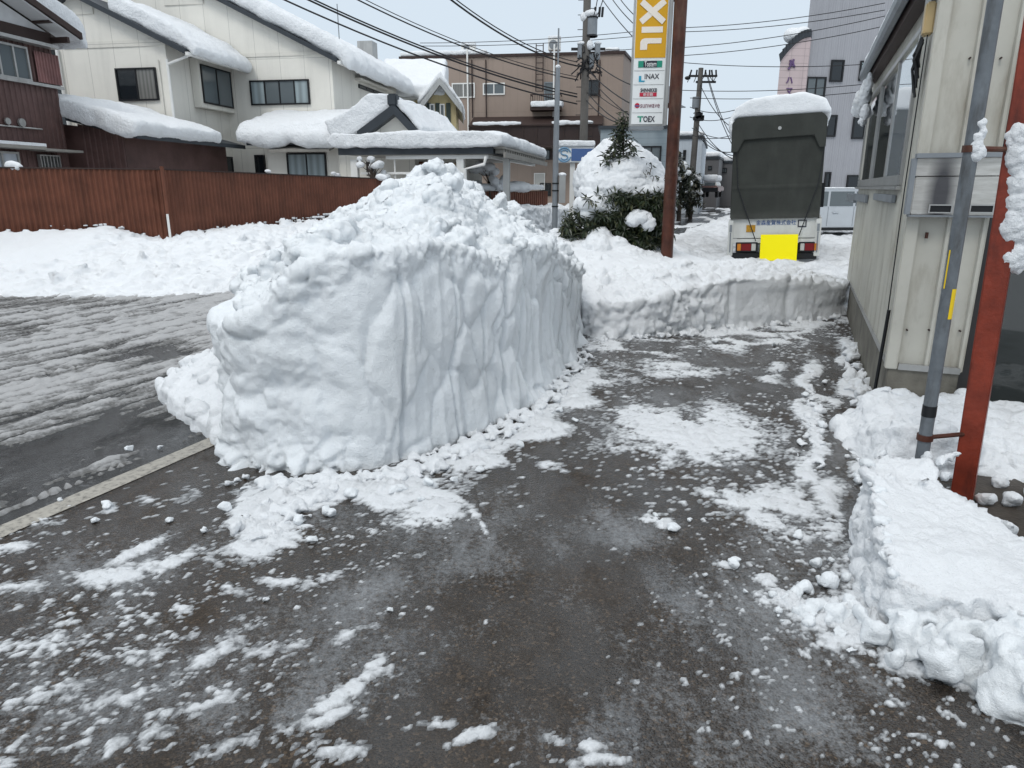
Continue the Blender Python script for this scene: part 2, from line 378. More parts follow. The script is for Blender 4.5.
# wet asphalt; 'film' (vertex data) is where thin grey slush lies on it
def asphalt(name, dark, brown, film_c=(.4,.42,.45), film_all=0., brownish=.5, streak=.0):
    m, nt, b = newmat(name); v = coords(nt)
    v1 = nd(nt, 'ShaderNodeTexVoronoi'); v1.inputs['Scale'].default_value = 105; nt.links.new(v, v1.inputs['Vector'])
    v2 = nd(nt, 'ShaderNodeTexVoronoi'); v2.inputs['Scale'].default_value = 260; nt.links.new(v, v2.inputs['Vector'])
    sx = nd(nt, 'ShaderNodeSeparateColor'); nt.links.new(v1.outputs['Color'], sx.inputs[0]); sx2 = nd(nt, 'ShaderNodeSeparateColor'); nt.links.new(v2.outputs['Color'], sx2.inputs[0])
    c = ramp(nt, sx.outputs[0], [(0, tuple(q*.35 for q in dark)), (.5, dark), (.8, tuple(q*1.7 for q in dark)), (.93, brown), (1, tuple(q*1.9 for q in brown))])
    c = mix(nt, .35, c, ramp(nt, sx2.outputs[0], [(0, (.01,.01,.01)), (.7, brown), (1, tuple(q*2 for q in brown))]))
    big = noise(nt, v, 1.1, 6, .65); c = mix(nt, ramp(nt, big, [(.35, 0.), (.7, brownish)]), c, mix(nt, .5, c, brown))
    at = nd(nt, 'ShaderNodeAttribute'); at.attribute_name = 'film'
    strv = coords(nt, (1.5,.65,1), (0,0,HD)); n1 = noise(nt, strv, 3.0, 10, .7); n2 = noise(nt, v, 38, 4, .7)
    f = math_(nt, 'ADD', at.outputs['Fac'], math_(nt, 'MULTIPLY', math_(nt, 'SUBTRACT', n1, .5), 1.7))
    f = math_(nt, 'ADD', f, math_(nt, 'MULTIPLY', math_(nt, 'SUBTRACT', n2, .5), 1.1))
    f = math_(nt, 'ADD', f, math_(nt, 'MULTIPLY', math_(nt, 'SUBTRACT', noise(nt, v, 130, 3, .7), .5), .7))
    f = ramp(nt, f, [(.3, 0.), (.5, .28), (1.05, .85)]); c = mix(nt, f, c, film_c)
    w0 = noise(nt, coords(nt, (1.3,.8,1), (0,0,HD)), 1.9, 8, .68); c = mix(nt, ramp(nt, w0, [(.4, .55), (.6, 0.)]), c, mix(nt, .75, c, (.004,.004,.005)))
    nt.links.new(c, b.inputs['Base Color'])
    wet = noise(nt, coords(nt, (1.3,.8,1), (0,0,HD)), 1.9, 8, .68); nt.links.new(ramp(nt, wet, [(.4, .07), (.55, .26), (.68, .55)]), b.inputs['Roughness'])
    nt.links.new(ramp(nt, wet, [(.42, .6), (.62, .14)]), b.inputs['Specular IOR Level'])
    h = math_(nt, 'ADD', math_(nt, 'MULTIPLY', v1.outputs['Distance'], -1.), math_(nt, 'MULTIPLY', noise(nt, v, 9, 5), .8)); bump(nt, b, h, .6, .0055); return m
M['lot'] = asphalt('lot', (.0125,.012,.0115), (.068,.05,.035), film_c=(.33,.35,.37), brownish=.75)
M['road'] = asphalt('road', (.019,.021,.023), (.035,.033,.03), film_c=(.3,.31,.32), brownish=.2)
m, nt, b = newmat('line_paint'); v = coords(nt); n = noise(nt, v, 30, 8, .78)
nt.links.new(ramp(nt, n, [(.36, (.07,.067,.06)), (.5, (.33,.31,.27)), (.8, (.46,.44,.39))]), b.inputs['Base Color']); b.inputs['Roughness'].default_value = .5; bump(nt, b, n, .4, .004); M['line'] = m
# ------------------------------------------------------------------ world, sun, camera
sc = bpy.context.scene
w = bpy.data.worlds.new("World"); sc.world = w; w.use_nodes = True; nt = w.node_tree
bg = nt.nodes['Background']; sky = nd(nt, 'ShaderNodeTexSky'); sky.sky_type = 'NISHITA'; sky.sun_disc = False
SE, SR = R(52), R(205)
sky.sun_elevation = SE; sky.sun_rotation = SR; sky.air_density = 1.5; sky.dust_density = 4
tc = nd(nt, 'ShaderNodeTexCoord'); sx = nd(nt, 'ShaderNodeSeparateXYZ'); nt.links.new(tc.outputs['Generated'], sx.inputs[0])
cl = noise(nt, coords(nt, (1,1,3), kind='Generated'), 1.6, 4, .5)
grad = ramp(nt, sx.outputs[2], [(0, (6.3,7.15,8.0)), (.1, (6.5,7.5,8.5)), (.35, (6.6,7.6,8.6)), (.6, (9.5,10.2,10.8)), (1, (13.5,13.8,14.2))])
gr2 = mix(nt, math_(nt, 'MULTIPLY', cl, .25), grad, (7.0,7.8,8.6))
nt.links.new(mix(nt, .07, gr2, sky.outputs[0]), bg.inputs[0]); bg.inputs[1].default_value = .1
sun = bpy.data.lights.new('sun', 'SUN'); sun.energy = .95; sun.angle = R(18); sun.color = (1,.97,.92)
so = bpy.data.objects.new('sun', sun); C.objects.link(so)
sd = Vector((math.sin(SR)*math.cos(SE), math.cos(SR)*math.cos(SE), math.sin(SE)))   # towards the sun
so.rotation_euler = sd.to_track_quat('Z', 'Y').to_euler()
cam = bpy.data.cameras.new('camera'); cam.lens = F/1024*36; cam.sensor_width = 36; cam.clip_end = 3000; cam.clip_start = .05
co = bpy.data.objects.new('camera', cam); C.objects.link(co); co.location = (0,0,CZ); co.rotation_euler = (R(90)-PIT, 0, 0); sc.camera = co
sc.view_settings.view_transform = 'Standard'; sc.view_settings.look = 'None'; sc.view_settings.exposure = .12; sc.view_settings.gamma = 1
sc.cycles.max_bounces = 6; sc.cycles.diffuse_bounces = 3; sc.cycles.glossy_bounces = 3; sc.cycles.caustics_reflective = False; sc.cycles.caustics_refractive = False
sc.cycles.use_denoising = True
# street frame: origin below the camera, local y along the street
ST = Fr((0,0,0), -HD)
def uv(x, y):   # world -> across, along
    c, s = math.cos(HD), math.sin(HD); return x*c-y*s, x*s+y*c
# ------------------------------------------------------------------ grounds
gm = npmesh('ground', [(-1500,-300,-.05),(1500,-300,-.05),(1500,2500,-.05),(-1500,2500,-.05)], [(0,1,2,3)])
tag(link('ground', gm, M['snow_far']), kind='structure')
# ---- where slush lies: ellipses (px,py,rx,ry,turn,amount) read off the photo, turned into ground positions
SL = [(432,484,22,4,14,.75),(455,492,16,4,30,.75),(472,504,14,4,48,.75),(483,520,12,4,65,.7),(445,497,18,3,20,.6),(464,510,14,3,45,.6),(262,520,30,26,0,1.3),(300,500,45,16,-8,1.2),(375,487,70,14,0,1.35),(430,508,34,16,-10,1.),(270,545,45,12,-20,.9),(455,505,25,22,0,.5),
 (478,458,40,12,-22,1.1),(540,425,36,12,-35,1.2),(578,392,26,14,-40,1.1),(590,388,25,6,-10,.8),(555,460,22,5,10,.7),(500,455,40,7,-20,.8),
 (690,432,72,26,8,1.0),(640,415,45,12,10,.7),(735,440,45,18,0,.8),(650,452,60,8,5,.55),(762,505,48,19,8,1.0),(725,492,28,8,0,.7),(770,525,28,10,20,.8),(660,520,15,7,0,.8),(674,527,8,5,0,1.2),
 (680,368,62,7,0,.7),(735,343,40,6,0,.9),(770,338,22,6,0,1.),(560,395,34,9,0,.8),(620,380,50,6,0,.45),(740,325,60,5,0,1.2),(660,330,60,6,0,.9),(790,322,50,5,0,1.2),(700,345,30,3,0,.6),(600,350,25,6,0,.7),(605,345,30,10,0,.8),(650,352,30,4,0,.6),
 (805,336,8,12,0,1.),(772,372,14,6,0,.8),(812,378,9,20,0,1.15),(815,412,15,22,0,1.1),(808,440,10,22,0,1.),(813,470,9,22,0,1.),(822,500,14,22,10,.85),(826,530,18,14,0,.8),(808,537,16,7,0,.6),
 (848,350,10,12,0,.9),(856,385,10,16,0,1.2),(860,425,12,22,0,1.2),(858,470,8,26,0,.8),(868,520,6,40,0,.7),(866,590,20,50,0,.7),(850,560,22,16,0,.6),
 (735,562,10,5,0,1.1),(770,578,17,7,0,1.1),(762,596,16,8,20,.9),(790,600,26,14,10,1.),(830,613,40,18,10,1.35),(870,625,34,24,10,1.4),(845,645,26,9,10,1.),(900,600,22,30,0,1.2),(930,672,60,12,8,.9),(1000,690,30,15,0,1.3),
 (125,575,50,8,-12,.9),(180,560,40,8,-15,.85),(150,548,36,6,-25,.8),(235,590,30,6,0,.5),(100,580,30,6,0,.7),(40,517,20,5,-10,.6),(20,552,32,6,0,.7),(60,535,30,6,-10,.5),(152,497,14,6,0,.7),(170,500,30,8,-15,.55),(110,508,12,5,0,.8),(25,590,40,7,0,.55),(15,650,30,6,-10,.6),(60,640,34,6,-10,.6),(160,640,30,7,-25,.5),
 (205,655,26,8,-30,.8),(130,690,50,8,-15,.6),(40,690,40,10,-20,.65),(140,735,34,7,-15,.6),(260,650,26,6,-20,.6),(345,690,60,9,-28,.8),(330,715,26,6,-20,.7),(385,660,22,8,-20,.8),(470,737,22,7,-15,1.15),(350,745,40,10,0,.6),(440,722,20,4,0,.7),(590,752,20,9,0,.8),(600,766,40,7,0,.8),(555,745,18,5,20,.6),(230,745,40,8,-20,.5),(200,710,40,6,-20,.6),
 (300,640,30,4,-20,.5),(355,628,20,5,-20,.5),(330,580,26,6,-10,.6),(290,575,40,5,0,.6),(400,560,50,4,-10,.35),(420,590,26,4,-20,.3),(60,470,40,5,-10,.3)]
FI = [(625,535,45,20,0,.5),(740,605,95,34,10,.55),(800,695,90,60,20,.62),(430,575,120,16,-12,.4),(545,600,50,25,20,.3),(350,690,80,40,-25,.45),(200,700,160,50,-20,.35),(640,690,50,50,40,.4),(560,740,90,30,10,.35),
 (60,600,120,60,-10,.3),(150,560,110,30,-15,.35),(600,520,60,18,0,.2),(690,432,100,34,5,.5),(760,505,70,30,0,.4),(640,400,120,40,0,.2),(300,620,140,40,-20,.28),(690,345,140,24,0,.35),(815,450,30,120,0,.3),(380,520,120,40,0,.35),
 (40,710,90,60,-20,.4),(450,640,60,20,-10,.25),(700,760,70,30,0,.35),(862,560,30,90,0,.5),(780,560,80,30,0,.3),(730,455,25,9,0,.4),(470,520,60,40,0,.3),(20,520,60,16,0,.35)]
def field(px, py, L, mode='max'):
    out = np.zeros(len(px))
    for (x, y, rx, ry, a, s) in L:
        c, q = math.cos(R(a)), math.sin(R(a)); dx = px-x; dy = py-y
        r2 = ((dx*c+dy*q)/rx)**2+((-dx*q+dy*c)/ry)**2
        e = s*np.exp(-r2*.8)
        out = np.maximum(out, e) if mode == 'max' else 1-(1-out)*(1-np.clip(e, 0, 1))
    return out
def grid(x0, x1, y0, y1, st):
    xs = np.arange(x0, x1+st*.5, st); ys = np.arange(y0, y1+st*.5, st)
    X, Y = np.meshgrid(xs, ys); nx, ny = len(xs), len(ys)
    i = np.arange(nx*ny).reshape(ny, nx)
    Fq = np.stack([i[:-1,:-1], i[:-1,1:], i[1:,1:], i[1:,:-1]], -1).reshape(-1,4)
    return X.ravel(), Y.ravel(), Fq
def keep(V, Fq, m):
    Fq = Fq[m[Fq].any(1)]; u, inv = np.unique(Fq, return_inverse=True); return V[u], inv.reshape(Fq.shape), u
VL = -3.38        # across-position of the white line = left edge of the lot
# lot sheet, with film data
X, Y, Fq = grid(-6, 6.4, .6, 10.2, .05)
v_, u_ = uv(X, Y); m = (v_ > VL-.02)
V = np.stack([X, Y, np.zeros_like(X)], 1); V, Fq2, ui = keep(V, Fq, m)
me = npmesh('parking_lot', V, Fq2); px, py = proj(V[:,0], V[:,1], 0.)
at = me.attributes.new('film', 'FLOAT', 'POINT'); vv, uu = uv(V[:,0], V[:,1]); at.data.foreach_set('value', (field(px, py, FI, 'x')).astype(np.float32))
tag(link('parking_lot', me, M['lot']), kind='structure')
# road sheet: along the street on the left, with its junction to the left
X, Y, Fq = grid(-30, 4, -2, 20, .25); v_, u_ = uv(X, Y)
rf = MB(); road_poly = [ST.W((VL-.0, -6, -.012)), ST.W((VL, 260, -.012)), ST.W((-9.5, 260, -.012)), ST.W((-9.2, 12.5, -.012)), Vector((-7,10.8,-.012)), Vector((-60,9,-.012)), Vector((-60,-12,-.012))]
def clipped(poly, z, name, mat, kind):
    bm = bmesh.new(); f = bm.faces.new([bm.verts.new((p[0], p[1], z)) for p in poly]); bmesh.ops.triangulate(bm, faces=[f]); bmesh.ops.recalc_face_normals(bm, faces=bm.faces)
    me = bpy.data.meshes.new(name); bm.to_mesh(me); bm.free(); o = link(name, me, mat); tag(o, kind=kind); return o
ro = clipped(road_poly, -.006, 'road', M['road'], 'structure')
at = ro.data.attributes.new('film', 'FLOAT', 'POINT'); at.data.foreach_set('value', [.16]*len(ro.data.vertices))
# white edge line, 15 cm wide, worn
lm = MB(); n = 60
for i in range(n):
    u0 = -1+i*.2; u1 = u0+.2
    def ed(s, u): 
        q = ST.W((VL-.055+s*(.07+.004*math.sin(u*37)+.003*math.sin(u*91)), u, .0045)); return q
    lm.add([ed(-1,u0), ed(1,u0), ed(1,u1), ed(-1,u1)], [(0,1,2,3)])
tag(lm.build('road_line', M['line']), kind='structure')
# ---- raised slush on the lot: near (fine) and far (coarser)
def slush_h(x, y, scale=1.):
    px, py = proj(x, y, 0.)
    f = np.where(field(px, py, SL) > 0, field(px+14*vn(np.stack([x*3.1,y*3.1,0*x],1),201), py+9*vn(np.stack([x*3.1,y*3.1,0*x+7],1),202), SL), 0)
    vv, uu = uv(x, y)
    q = np.stack([vv, uu*.45, 0*x], 1); p3 = np.stack([x, y, 0*x], 1)
    n1 = fbm(q*5., 6, 21, .68); n2 = fbm(p3*16, 4, 33, .6); n3 = fbm(p3*50, 3, 53, .6)
    left = sst(700, 200, px)*sst(470, 600, py)
    g = f*.95+.42*n1+.42*n2+.34*n3-.46+.10*left
    # small crumbs scattered everywhere
    clus = sst(-.15, .35, fbm(q*1.7, 4, 61))*.8+.2*left+f*.6
    fl = fbm(p3*21, 3, 62, .6); fl2 = fbm(p3*47, 3, 63, .65)
    cen = field(px, py, [(560,640,170,90,0,1.),(480,580,90,40,0,.8),(700,540,60,30,0,.6)]); crumb = np.clip(fl-.58+.22*clus-.15*cen, 0, 1); crumb2 = np.clip(fl2-.58+.24*clus-.13*cen, 0, 1)
    lm = lumps(p3*19, 44)*.5+blocks(p3*30, 45)*.35+.5*np.clip(n3, -.3, 1)
    h = np.where(g > 0, (1-np.exp(-g*7))*(.004+.05*np.clip(f-.35, 0, 1)**1.2*(.4+.8*sst(-.4,.5,n2)))*(.35+1.3*lm), -.01)
    h = np.maximum(h, .011*(1-np.exp(-np.clip(crumb-.01,0,1)*14))*(.5+.8*lm)-.0008); h = np.maximum(h, .0055*(1-np.exp(-np.clip(crumb2-.01,0,1)*18))-.0006)
    return h
for (nm, bx, st) in (('near', (-2.8, 2.4, .95, 3.2), .009), ('far', (-4.6, 4.6, 3.2, 9.3), .018)):
    X, Y, Fq = grid(*bx, st); px, py = proj(X, Y, 0.)
    v_, u_ = uv(X, Y); ins = (px > -25) & (px < 1050) & (py < 790) & (v_ > VL-.03)
    idx = np.where(ins)[0]; h = np.full(len(X), -.01); h[idx] = slush_h(X[idx], Y[idx])
    V = np.stack([X, Y, h], 1); V, Fq2, ui = keep(V, Fq, (h > -.0005))
    V[:,2] = np.maximum(V[:,2], -.004)+.0005
    sm_ = npmesh('slush', V, Fq2); sm_.attributes.new('film', 'FLOAT', 'POINT').data.foreach_set('value', np.clip(V[:,2]*55, 0, 1.2).astype(np.float32)[:len(sm_.vertices)])
    tag(link('slush', sm_, M['slush']), 'thin broken slush and snow crumbs lying over the wet asphalt lot', 'slush', kind='stuff')
# ---- rutted slush on the road, tyre tracks along the street
X, Y, Fq = grid(-15.5, 0.2, 3.2, 13.5, .026); v_, u_ = uv(X, Y)
px, py = proj(X, Y, 0.); ins = (v_ < VL-.25) & (px > -40) & (px < 400) & (Y < 11.6+.0*X)
idx = np.where(ins)[0]; x, y = X[idx], Y[idx]; vv, uu = v_[idx], u_[idx]
bend = vv+.02*(uu-6)**2*.35
q = np.stack([bend*1.0, uu*.075, 0*x], 1); p3 = np.stack([x, y, 0*x], 1)
rut = fbm(q*3.6, 4, 71, .6); rut2 = fbm(q*11, 3, 73, .6); fine = fbm(p3*9, 4, 75, .65)
f1, f2, r = wor(p3*9, 76)
pxx, pyy = px[idx], py[idx]
bare = field(pxx, pyy, [(150,355,48,8,-4,1.2),(90,440,110,22,-18,1.15),(20,470,60,30,-10,1.2),(165,430,50,26,-20,1.),(10,330,40,7,0,.5),(60,302,120,5,0,.4)])
cov = field(pxx, pyy, [(60,420,90,10,-14,.5),(150,405,60,10,-16,.55),(185,395,35,20,0,1.),(100,345,120,25,-6,.35),(190,325,60,16,0,.35),(150,296,180,5,0,.6)])
g = .24+.34*rut+.5*rut2+.7*fbm(q*22, 3, 74, .6)+.36*fine-bare*.75+cov*.55
h = np.where(g > 0, (1-np.exp(-g*3))*(.010+.038*np.clip(g, 0, 1))*(.5+.9*lumps(p3*9, 77)+.5*fine), -.02)+.004*rut2
H = np.full(len(X), -.02); H[idx] = h
V = np.stack([X, Y, H], 1); V, Fq2, ui = keep(V, Fq, H > -.003)
sm_ = npmesh('road_slush', V, Fq2); sm_.attributes.new('film', 'FLOAT', 'POINT').data.foreach_set('value', np.clip(V[:,2]*26-.1, 0, 1.2).astype(np.float32)[:len(sm_.vertices)])
tag(link('road_slush', sm_, slushmat('road_slush', (.12,.12,.117), (.40,.402,.405), 60)), 'dirty grey slush rutted by tyre tracks on the road', 'slush', kind='stuff')
# ------------------------------------------------------------------ the big pile
A = [(-1.72,3.92),(-1.3,3.78),(-.76,3.86),(-.36,4.35),(.07,5.1),(.36,5.95),(.80,7.7),(.55,8.7),(-.8,9.0),(-1.9,8.2),(-2.35,6.4),(-1.98,4.9)]
def chaikin(p, it):
    for _ in range(it):
        q = []
        for i in range(len(p)):
            a, b = Vector(p[i]), Vector(p[(i+1) % len(p)]); q += [a*.8+b*.2, a*.2+b*.8]
        p = q
    return p
def zc(px, py, Y): q = P(px, py, Y); return (q.x, q.y, q.z)
ctrl = [zc(215,330,3.98), zc(232,308,4.25), zc(262,285,4.4), zc(290,266,4.3), (-1.5,3.95,.9), (-.78,3.98,1.27), zc(350,232,4.6), zc(318,240,4.5), zc(335,255,4.2), (-1.25,3.97,1.14), (-1.02,4.0,1.30), (-1.1,4.25,1.38), (-.85,4.3,1.38), zc(375,212,5.1), zc(400,250,4.6), (-.4,4.45,1.27), zc(500,262,4.9), (.02,5.15,1.26), (.30,5.95,1.17), (-.25,5.4,1.2), (.0,6.2,1.22),
 zc(568,262,6.9), (.72,7.55,.76), zc(430,212,4.95), zc(470,210,5.4), zc(512,220,6.05), zc(548,240,6.9), zc(385,232,4.6), zc(395,200,5.5), zc(418,188,5.7), zc(460,181,6.3), zc(500,207,6.8), zc(530,228,7.3), zc(555,243,7.9), zc(575,262,8.3), (-1.98,5.0,.8), (-2.35,6.4,.8), (-1.9,8.1,.8), (-.8,8.9,.75), (-1.6,6.6,1.3)]
HP = tps(ctrl, .004)
loop = chaikin([(a[0], a[1]) for a in A], 3); nl = len(loop)
cen = Vector((-.75, 6.2)); mb = MB(); V = []; Fc = []
def spine(p):
    # nearest point of the ridge line
    a, b = Vector((-1.35,4.7)), Vector((.1,7.9)); t = max(0, min(1, (p-a).dot(b-a)/(b-a).length_squared)); return a+(b-a)*t
rings = []
for k in (-.12, 0, .3, .6, .85): rings.append([(p.x, p.y, (k if k < .01 else float(HP(p.x, p.y)[0])*k)) for p in loop])
K = 12
for j in range(K):
    t = (j/(K-1.))*.985+.0; ring = []
    for p in loop:
        s_ = spine(p); q = p+(s_-p)*t; z = float(HP(q.x, q.y)[0]); ring.append((q.x, q.y, z))
    rings.append(ring)
for r_ in rings: V += r_
for i in range(len(rings)-1):
    for k in range(nl): Fc.append((i*nl+k, i*nl+(k+1) % nl, (i+1)*nl+(k+1) % nl, (i+1)*nl+k))
Fc.append(tuple(range(nl-1, -1, -1))); Fc.append(tuple(range((len(rings)-1)*nl, len(rings)*nl)))
mb.add(V, Fc)
rnd = random.Random(3)
def inpoly(x, y, poly):
    c = False; n = len(poly); j = n-1
    for i in range(n):
        if ((poly[i][1] > y) != (poly[j][1] > y)) and (x < (poly[j][0]-poly[i][0])*(y-poly[i][1])/(poly[j][1]-poly[i][1])+poly[i][0]): c = not c
        j = i
    return c
B0, B1 = Vector((-.72,3.90)), Vector((.80,7.7)); bd = (B1-B0).normalized(); bn = Vector((bd.y, -bd.x))
k = 0
while k < 520:
    x, y = rnd.uniform(-2.4,.9), rnd.uniform(3.9,9)
    if not inpoly(x, y, A): continue
    d = -(Vector((x,y))-B0).dot(bn)
    if d < .05 and rnd.random() < .6: continue
    s = rnd.choice((.04,.05,.06,.07,.08,.1,.12,.15)); z = float(HP(x, y)[0])
    if proj(x-s, y, z)[0] < 228: continue
    mb.add(*chunk((x, y, z+s*rnd.uniform(-.4,.35)-.01), s, rnd)); k += 1
for (cx, cy, Yd, s, dz) in ((330,246,4.05,.19,0),(354,262,3.96,.15,0),(310,268,3.96,.15,0),(368,250,4.12,.14,0),(342,236,4.2,.15,0),(316,244,4.2,.13,0),(290,275,4.0,.1,0),(506,232,6.0,.09,0),(503,214,6.0,.08,0),(509,252,5.95,.09,0),(300,262,4.15,.12,0),(322,272,4.05,.13,0),(352,275,4.0,.11,0),(335,250,4.15,.15,0),(421,190,5.55,.13,0),(412,197,5.5,.09,0),(335,240,4.55,.2,0),(315,252,4.5,.16,0),(355,252,4.55,.17,0),(340,268,4.42,.16,0),(516,232,6.2,.10,0),(512,248,6.15,.14,0),(385,210,5.2,.12,0),(462,186,6.2,.14,0),(447,190,6.1,.12,0),(478,195,6.4,.13,0),(300,250,4.5,.12,0),(425,238,5.0,.16,0),(480,240,5.7,.15,0),(455,262,5.25,.12,0),(550,248,7.4,.14,0),(528,262,6.5,.13,0),(405,262,4.9,.14,0),(270,278,4.5,.1,0)):
    q = P(cx, cy, Yd); mb.add(*chunk(tuple(q), s, rnd))
def pile_disp(V, N):
    rel = V[:,:2]-np.array([B0.x, B0.y]); s = rel@np.array([bd.x, bd.y]); d = -(rel@np.array([bn.x, bn.y]))   # along the cut wall, depth behind it
    z = V[:,2]; hz = HP(V[:,0], V[:,1])
    wallside = sst(.45, .2, d)*sst(.3, .7, N[:,:2]@np.array([bn.x, bn.y])); rimf = sst(.0, .14, hz-.06-z)
    wall = wallside*rimf
    ss = s+.05*vn(np.stack([s*1.5, z*1.2, 0*s], 1), 91)+.06*(z-.5)*sst(1.2, 3, s)
    wv = .19+.05*vn(np.stack([ss*.9, 0*s, 0*s], 1), 92)
    scal = np.abs(np.sin(np.pi*ss/(.15+.05*vn(np.stack([s*.8,0*s,0*s],1),95))+2.6*vn(np.stack([ss*1.7, 0*s, 0*s], 1), 93)))**.8
    amp = .012+.085*sst(1.3, 2.0, s)*np.clip(.55+.75*vn(np.stack([ss*4.3, z*1.6, 0*s], 1), 94), .08, 1.2)
    off = -amp*scal
    for (g0, dep, wd) in ((.10,.05,.018),(.52,.045,.014),(.86,.035,.016),(1.12,.07,.03),(1.42,.05,.022),(-.2,.035,.016)):
        gg = g0+.03*vn(np.stack([z*2.2, 0*z+g0*9, 0*z], 1), 95)+.05*(z-.5)*(g0 > 1)
        off = off-1.25*dep*np.exp(-((s-gg)/(wd*.75))**2)*(.5+.5*sst(-.3, .4, vn(np.stack([z*2.5, 0*z+g0*5, 0*z], 1), 96)))
    off = off+(.012+.02*sst(1.2,2.2,s))*(fbm(np.stack([s*9, z*1.4, 0*s], 1), 4, 97, .6))+.045*(blocks(np.stack([s*3.2, z*1.9, d*3], 1), 197, 5)-.3)+.006*fbm(V*22, 4, 98, .6)+.025*fbm(V*2.6, 3, 99)+.12*np.exp(-z/.13)*sst(.3, 1.2, s)*(.6+.5*vn(V*5, 90))
    l1 = .5*blocks(V*3.6, 11, 2.2)+.5*lumps(V*4.2, 18); l2 = .7*blocks(V*9, 12)+.3*lumps(V*10, 19); l3 = .6*blocks(V*21, 13)+.4*lumps(V*23,20); l4 = lumps(V*48, 14)
    rough = .07*(l1-.3)+.042*(l2-.3)+.028*(l3-.2)+.010*l4+.018*fbm(V*11, 4, 15, .55)
    front = sst(4.7, 4.25, V[:,1])*sst(1.1, .8, z)
    ice = .09*fbm(V*2.6, 4, 16)+.05*(blocks(V*2.7,116,4)-.3)+.02*l1+.02*l2+.014*fbm(V*14, 4, 17, .55)
    rough = rough*(1-front)+ice*front
    o = (off*wall+rough*(1-wall)*np.clip(1.-.0*wall, 0, 1))
    o = o*sst(-.08, .02, z)
    low = np.exp(-np.clip(z, 0, 2)/.10)*.10*(1-wall)*l2
    D = N*(o+low)[:,None]
    # the wall bellies out a little at the middle and its foot
    D[:,0] += bn.x*wall*.03; D[:,1] += bn.y*wall*.03
    return D
o = sculpt('snow_pile', mb, .015, 1, pile_disp, M['snow_pile'], None, sf=.35)
tag(o, 'tall pile of cleared snow with a sheer scraped side standing on the asphalt', 'snow pile')
# ------------------------------------------------------------------ lumpy banks as solids over a height function
def bank(name, poly, HF, voxel, label, cat='snow bank', seed=1, nch=60, cs=(.05,.07,.1,.14), disp=None, mat=None, smooth=2, ring_n=8, cpoly=None, ks=(-.12,0,.35,.7,.9), slope=0.):
    loop = chaikin(poly, 2); n = len(loop); c = sum(loop, Vector((0,0)))/n; mb = MB(); V = []; Fc = []; rg = []
    for k in ks: rg.append([(p.x+(p-c).normalized().x*slope*(1-max(k,0))**1.5, p.y+(p-c).normalized().y*slope*(1-max(k,0))**1.5, k if k <= 0 else max(.02, float(HF(p.x, p.y)[0]))*k) for p in loop])
    for j in range(ring_n):
        t = j/(ring_n-1.)*.97; rg.append([((p+(c-p)*t).x, (p+(c-p)*t).y, max(.02, float(HF((p+(c-p)*t).x, (p+(c-p)*t).y)[0]))) for p in loop])
    for r_ in rg: V += r_
    for i in range(len(rg)-1):
        for k in range(n): Fc.append((i*n+k, i*n+(k+1) % n, (i+1)*n+(k+1) % n, (i+1)*n+k))
    Fc.append(tuple(range(n-1, -1, -1))); Fc.append(tuple(range((len(rg)-1)*n, len(rg)*n))); mb.add(V, Fc)
    rn = random.Random(seed); xs = [p.x for p in loop]; ys = [p.y for p in loop]; k = 0; tries = 0; cpoly = cpoly or poly
    while k < nch and tries < 5000:
        tries += 1; x, y = rn.uniform(min(xs), max(xs)), rn.uniform(min(ys), max(ys))
        if not inpoly(x, y, cpoly): continue
        s = rn.choice(cs); mb.add(*chunk((x, y, max(0, float(HF(x, y)[0]))+s*rn.uniform(-.3,.3)), s, rn)); k += 1
    o = sculpt(name, mb, voxel, smooth, disp, mat or M['snow'], None)
    return tag(o, label, cat)
def bank_disp(a=1., seed=30, foot=.05):
    def f(V, N):
        l1 = lumps(V*3.4, seed); l2 = lumps(V*8, seed+1); l3 = lumps(V*20, seed+2)
        return N*((a*(.07*(l1-.35)+.04*(l2-.35)+.022*l3)+.02*fbm(V*7, 4, seed+3))*sst(-.08,.03,V[:,2])+foot*np.exp(-np.clip(V[:,2],0,3)/.08)*l2)[:,None]
    return f
# bank closing the far end of the lot, its right part cut clean
g = lambda a, b, z=0.: tuple(G(a, b, z))[:2]
fb = [g(583,338), g(640,338), g(700,332), g(770,326), (4.35,8.95), (4.75,9.9), (3.2,10.6), (2.5,12.4), (1.9,13.2), (.9,13.0), (.3,11.5), (.45,9.3)]
fctrl = [zc(600,285,8.6), zc(640,278,8.7), zc(700,271,8.55), zc(712,271,8.5), zc(760,272,8.6), zc(830,283,8.9), zc(600,262,9.6), zc(650,256,10.3), zc(700,262,9.6), zc(770,261,9.5), zc(835,277,9.6), (4.7,9.9,.35), (3.2,10.6,.5), zc(625,238,11.3), zc(600,228,11.6), (1.9,13.2,.6), (.9,13,.7), (.35,11.5,.8), (.45,9.3,.6)]
HFf = tps(fctrl)
def fbdisp(V, N):
    l1 = blocks(V*3.2, 50); l2 = blocks(V*8, 51); l3 = blocks(V*19, 52)
    cut = sst(2.3, 2.6, V[:,0])*sst(-.2,-.7, N[:,1]); smooth_top = sst(9.0,9.6,V[:,1])*sst(.6,.9,N[:,2])
    rough = .08*(l1-.3)+.045*(l2-.35)+.022*l3+.02*fbm(V*7, 4, 53)
    lay = .035*vn(V*np.array([2.5,1,.7]),57)+.018*vn(V*np.array([1.2,1,13.]),58)+.018*fbm(V*6, 4, 54, .55)+.01*(l2-.3)-.05*np.exp(-((V[:,0]-2.55)/.04)**2)-.04*np.exp(-((V[:,0]-3.35)/.05)**2)
    o = rough*(1-cut)*(1-.75*smooth_top)+cut*lay
    return N*(o*sst(-.1,.02,V[:,2])+.06*np.exp(-np.clip(V[:,2],0,3)/.07)*l2)[:,None]
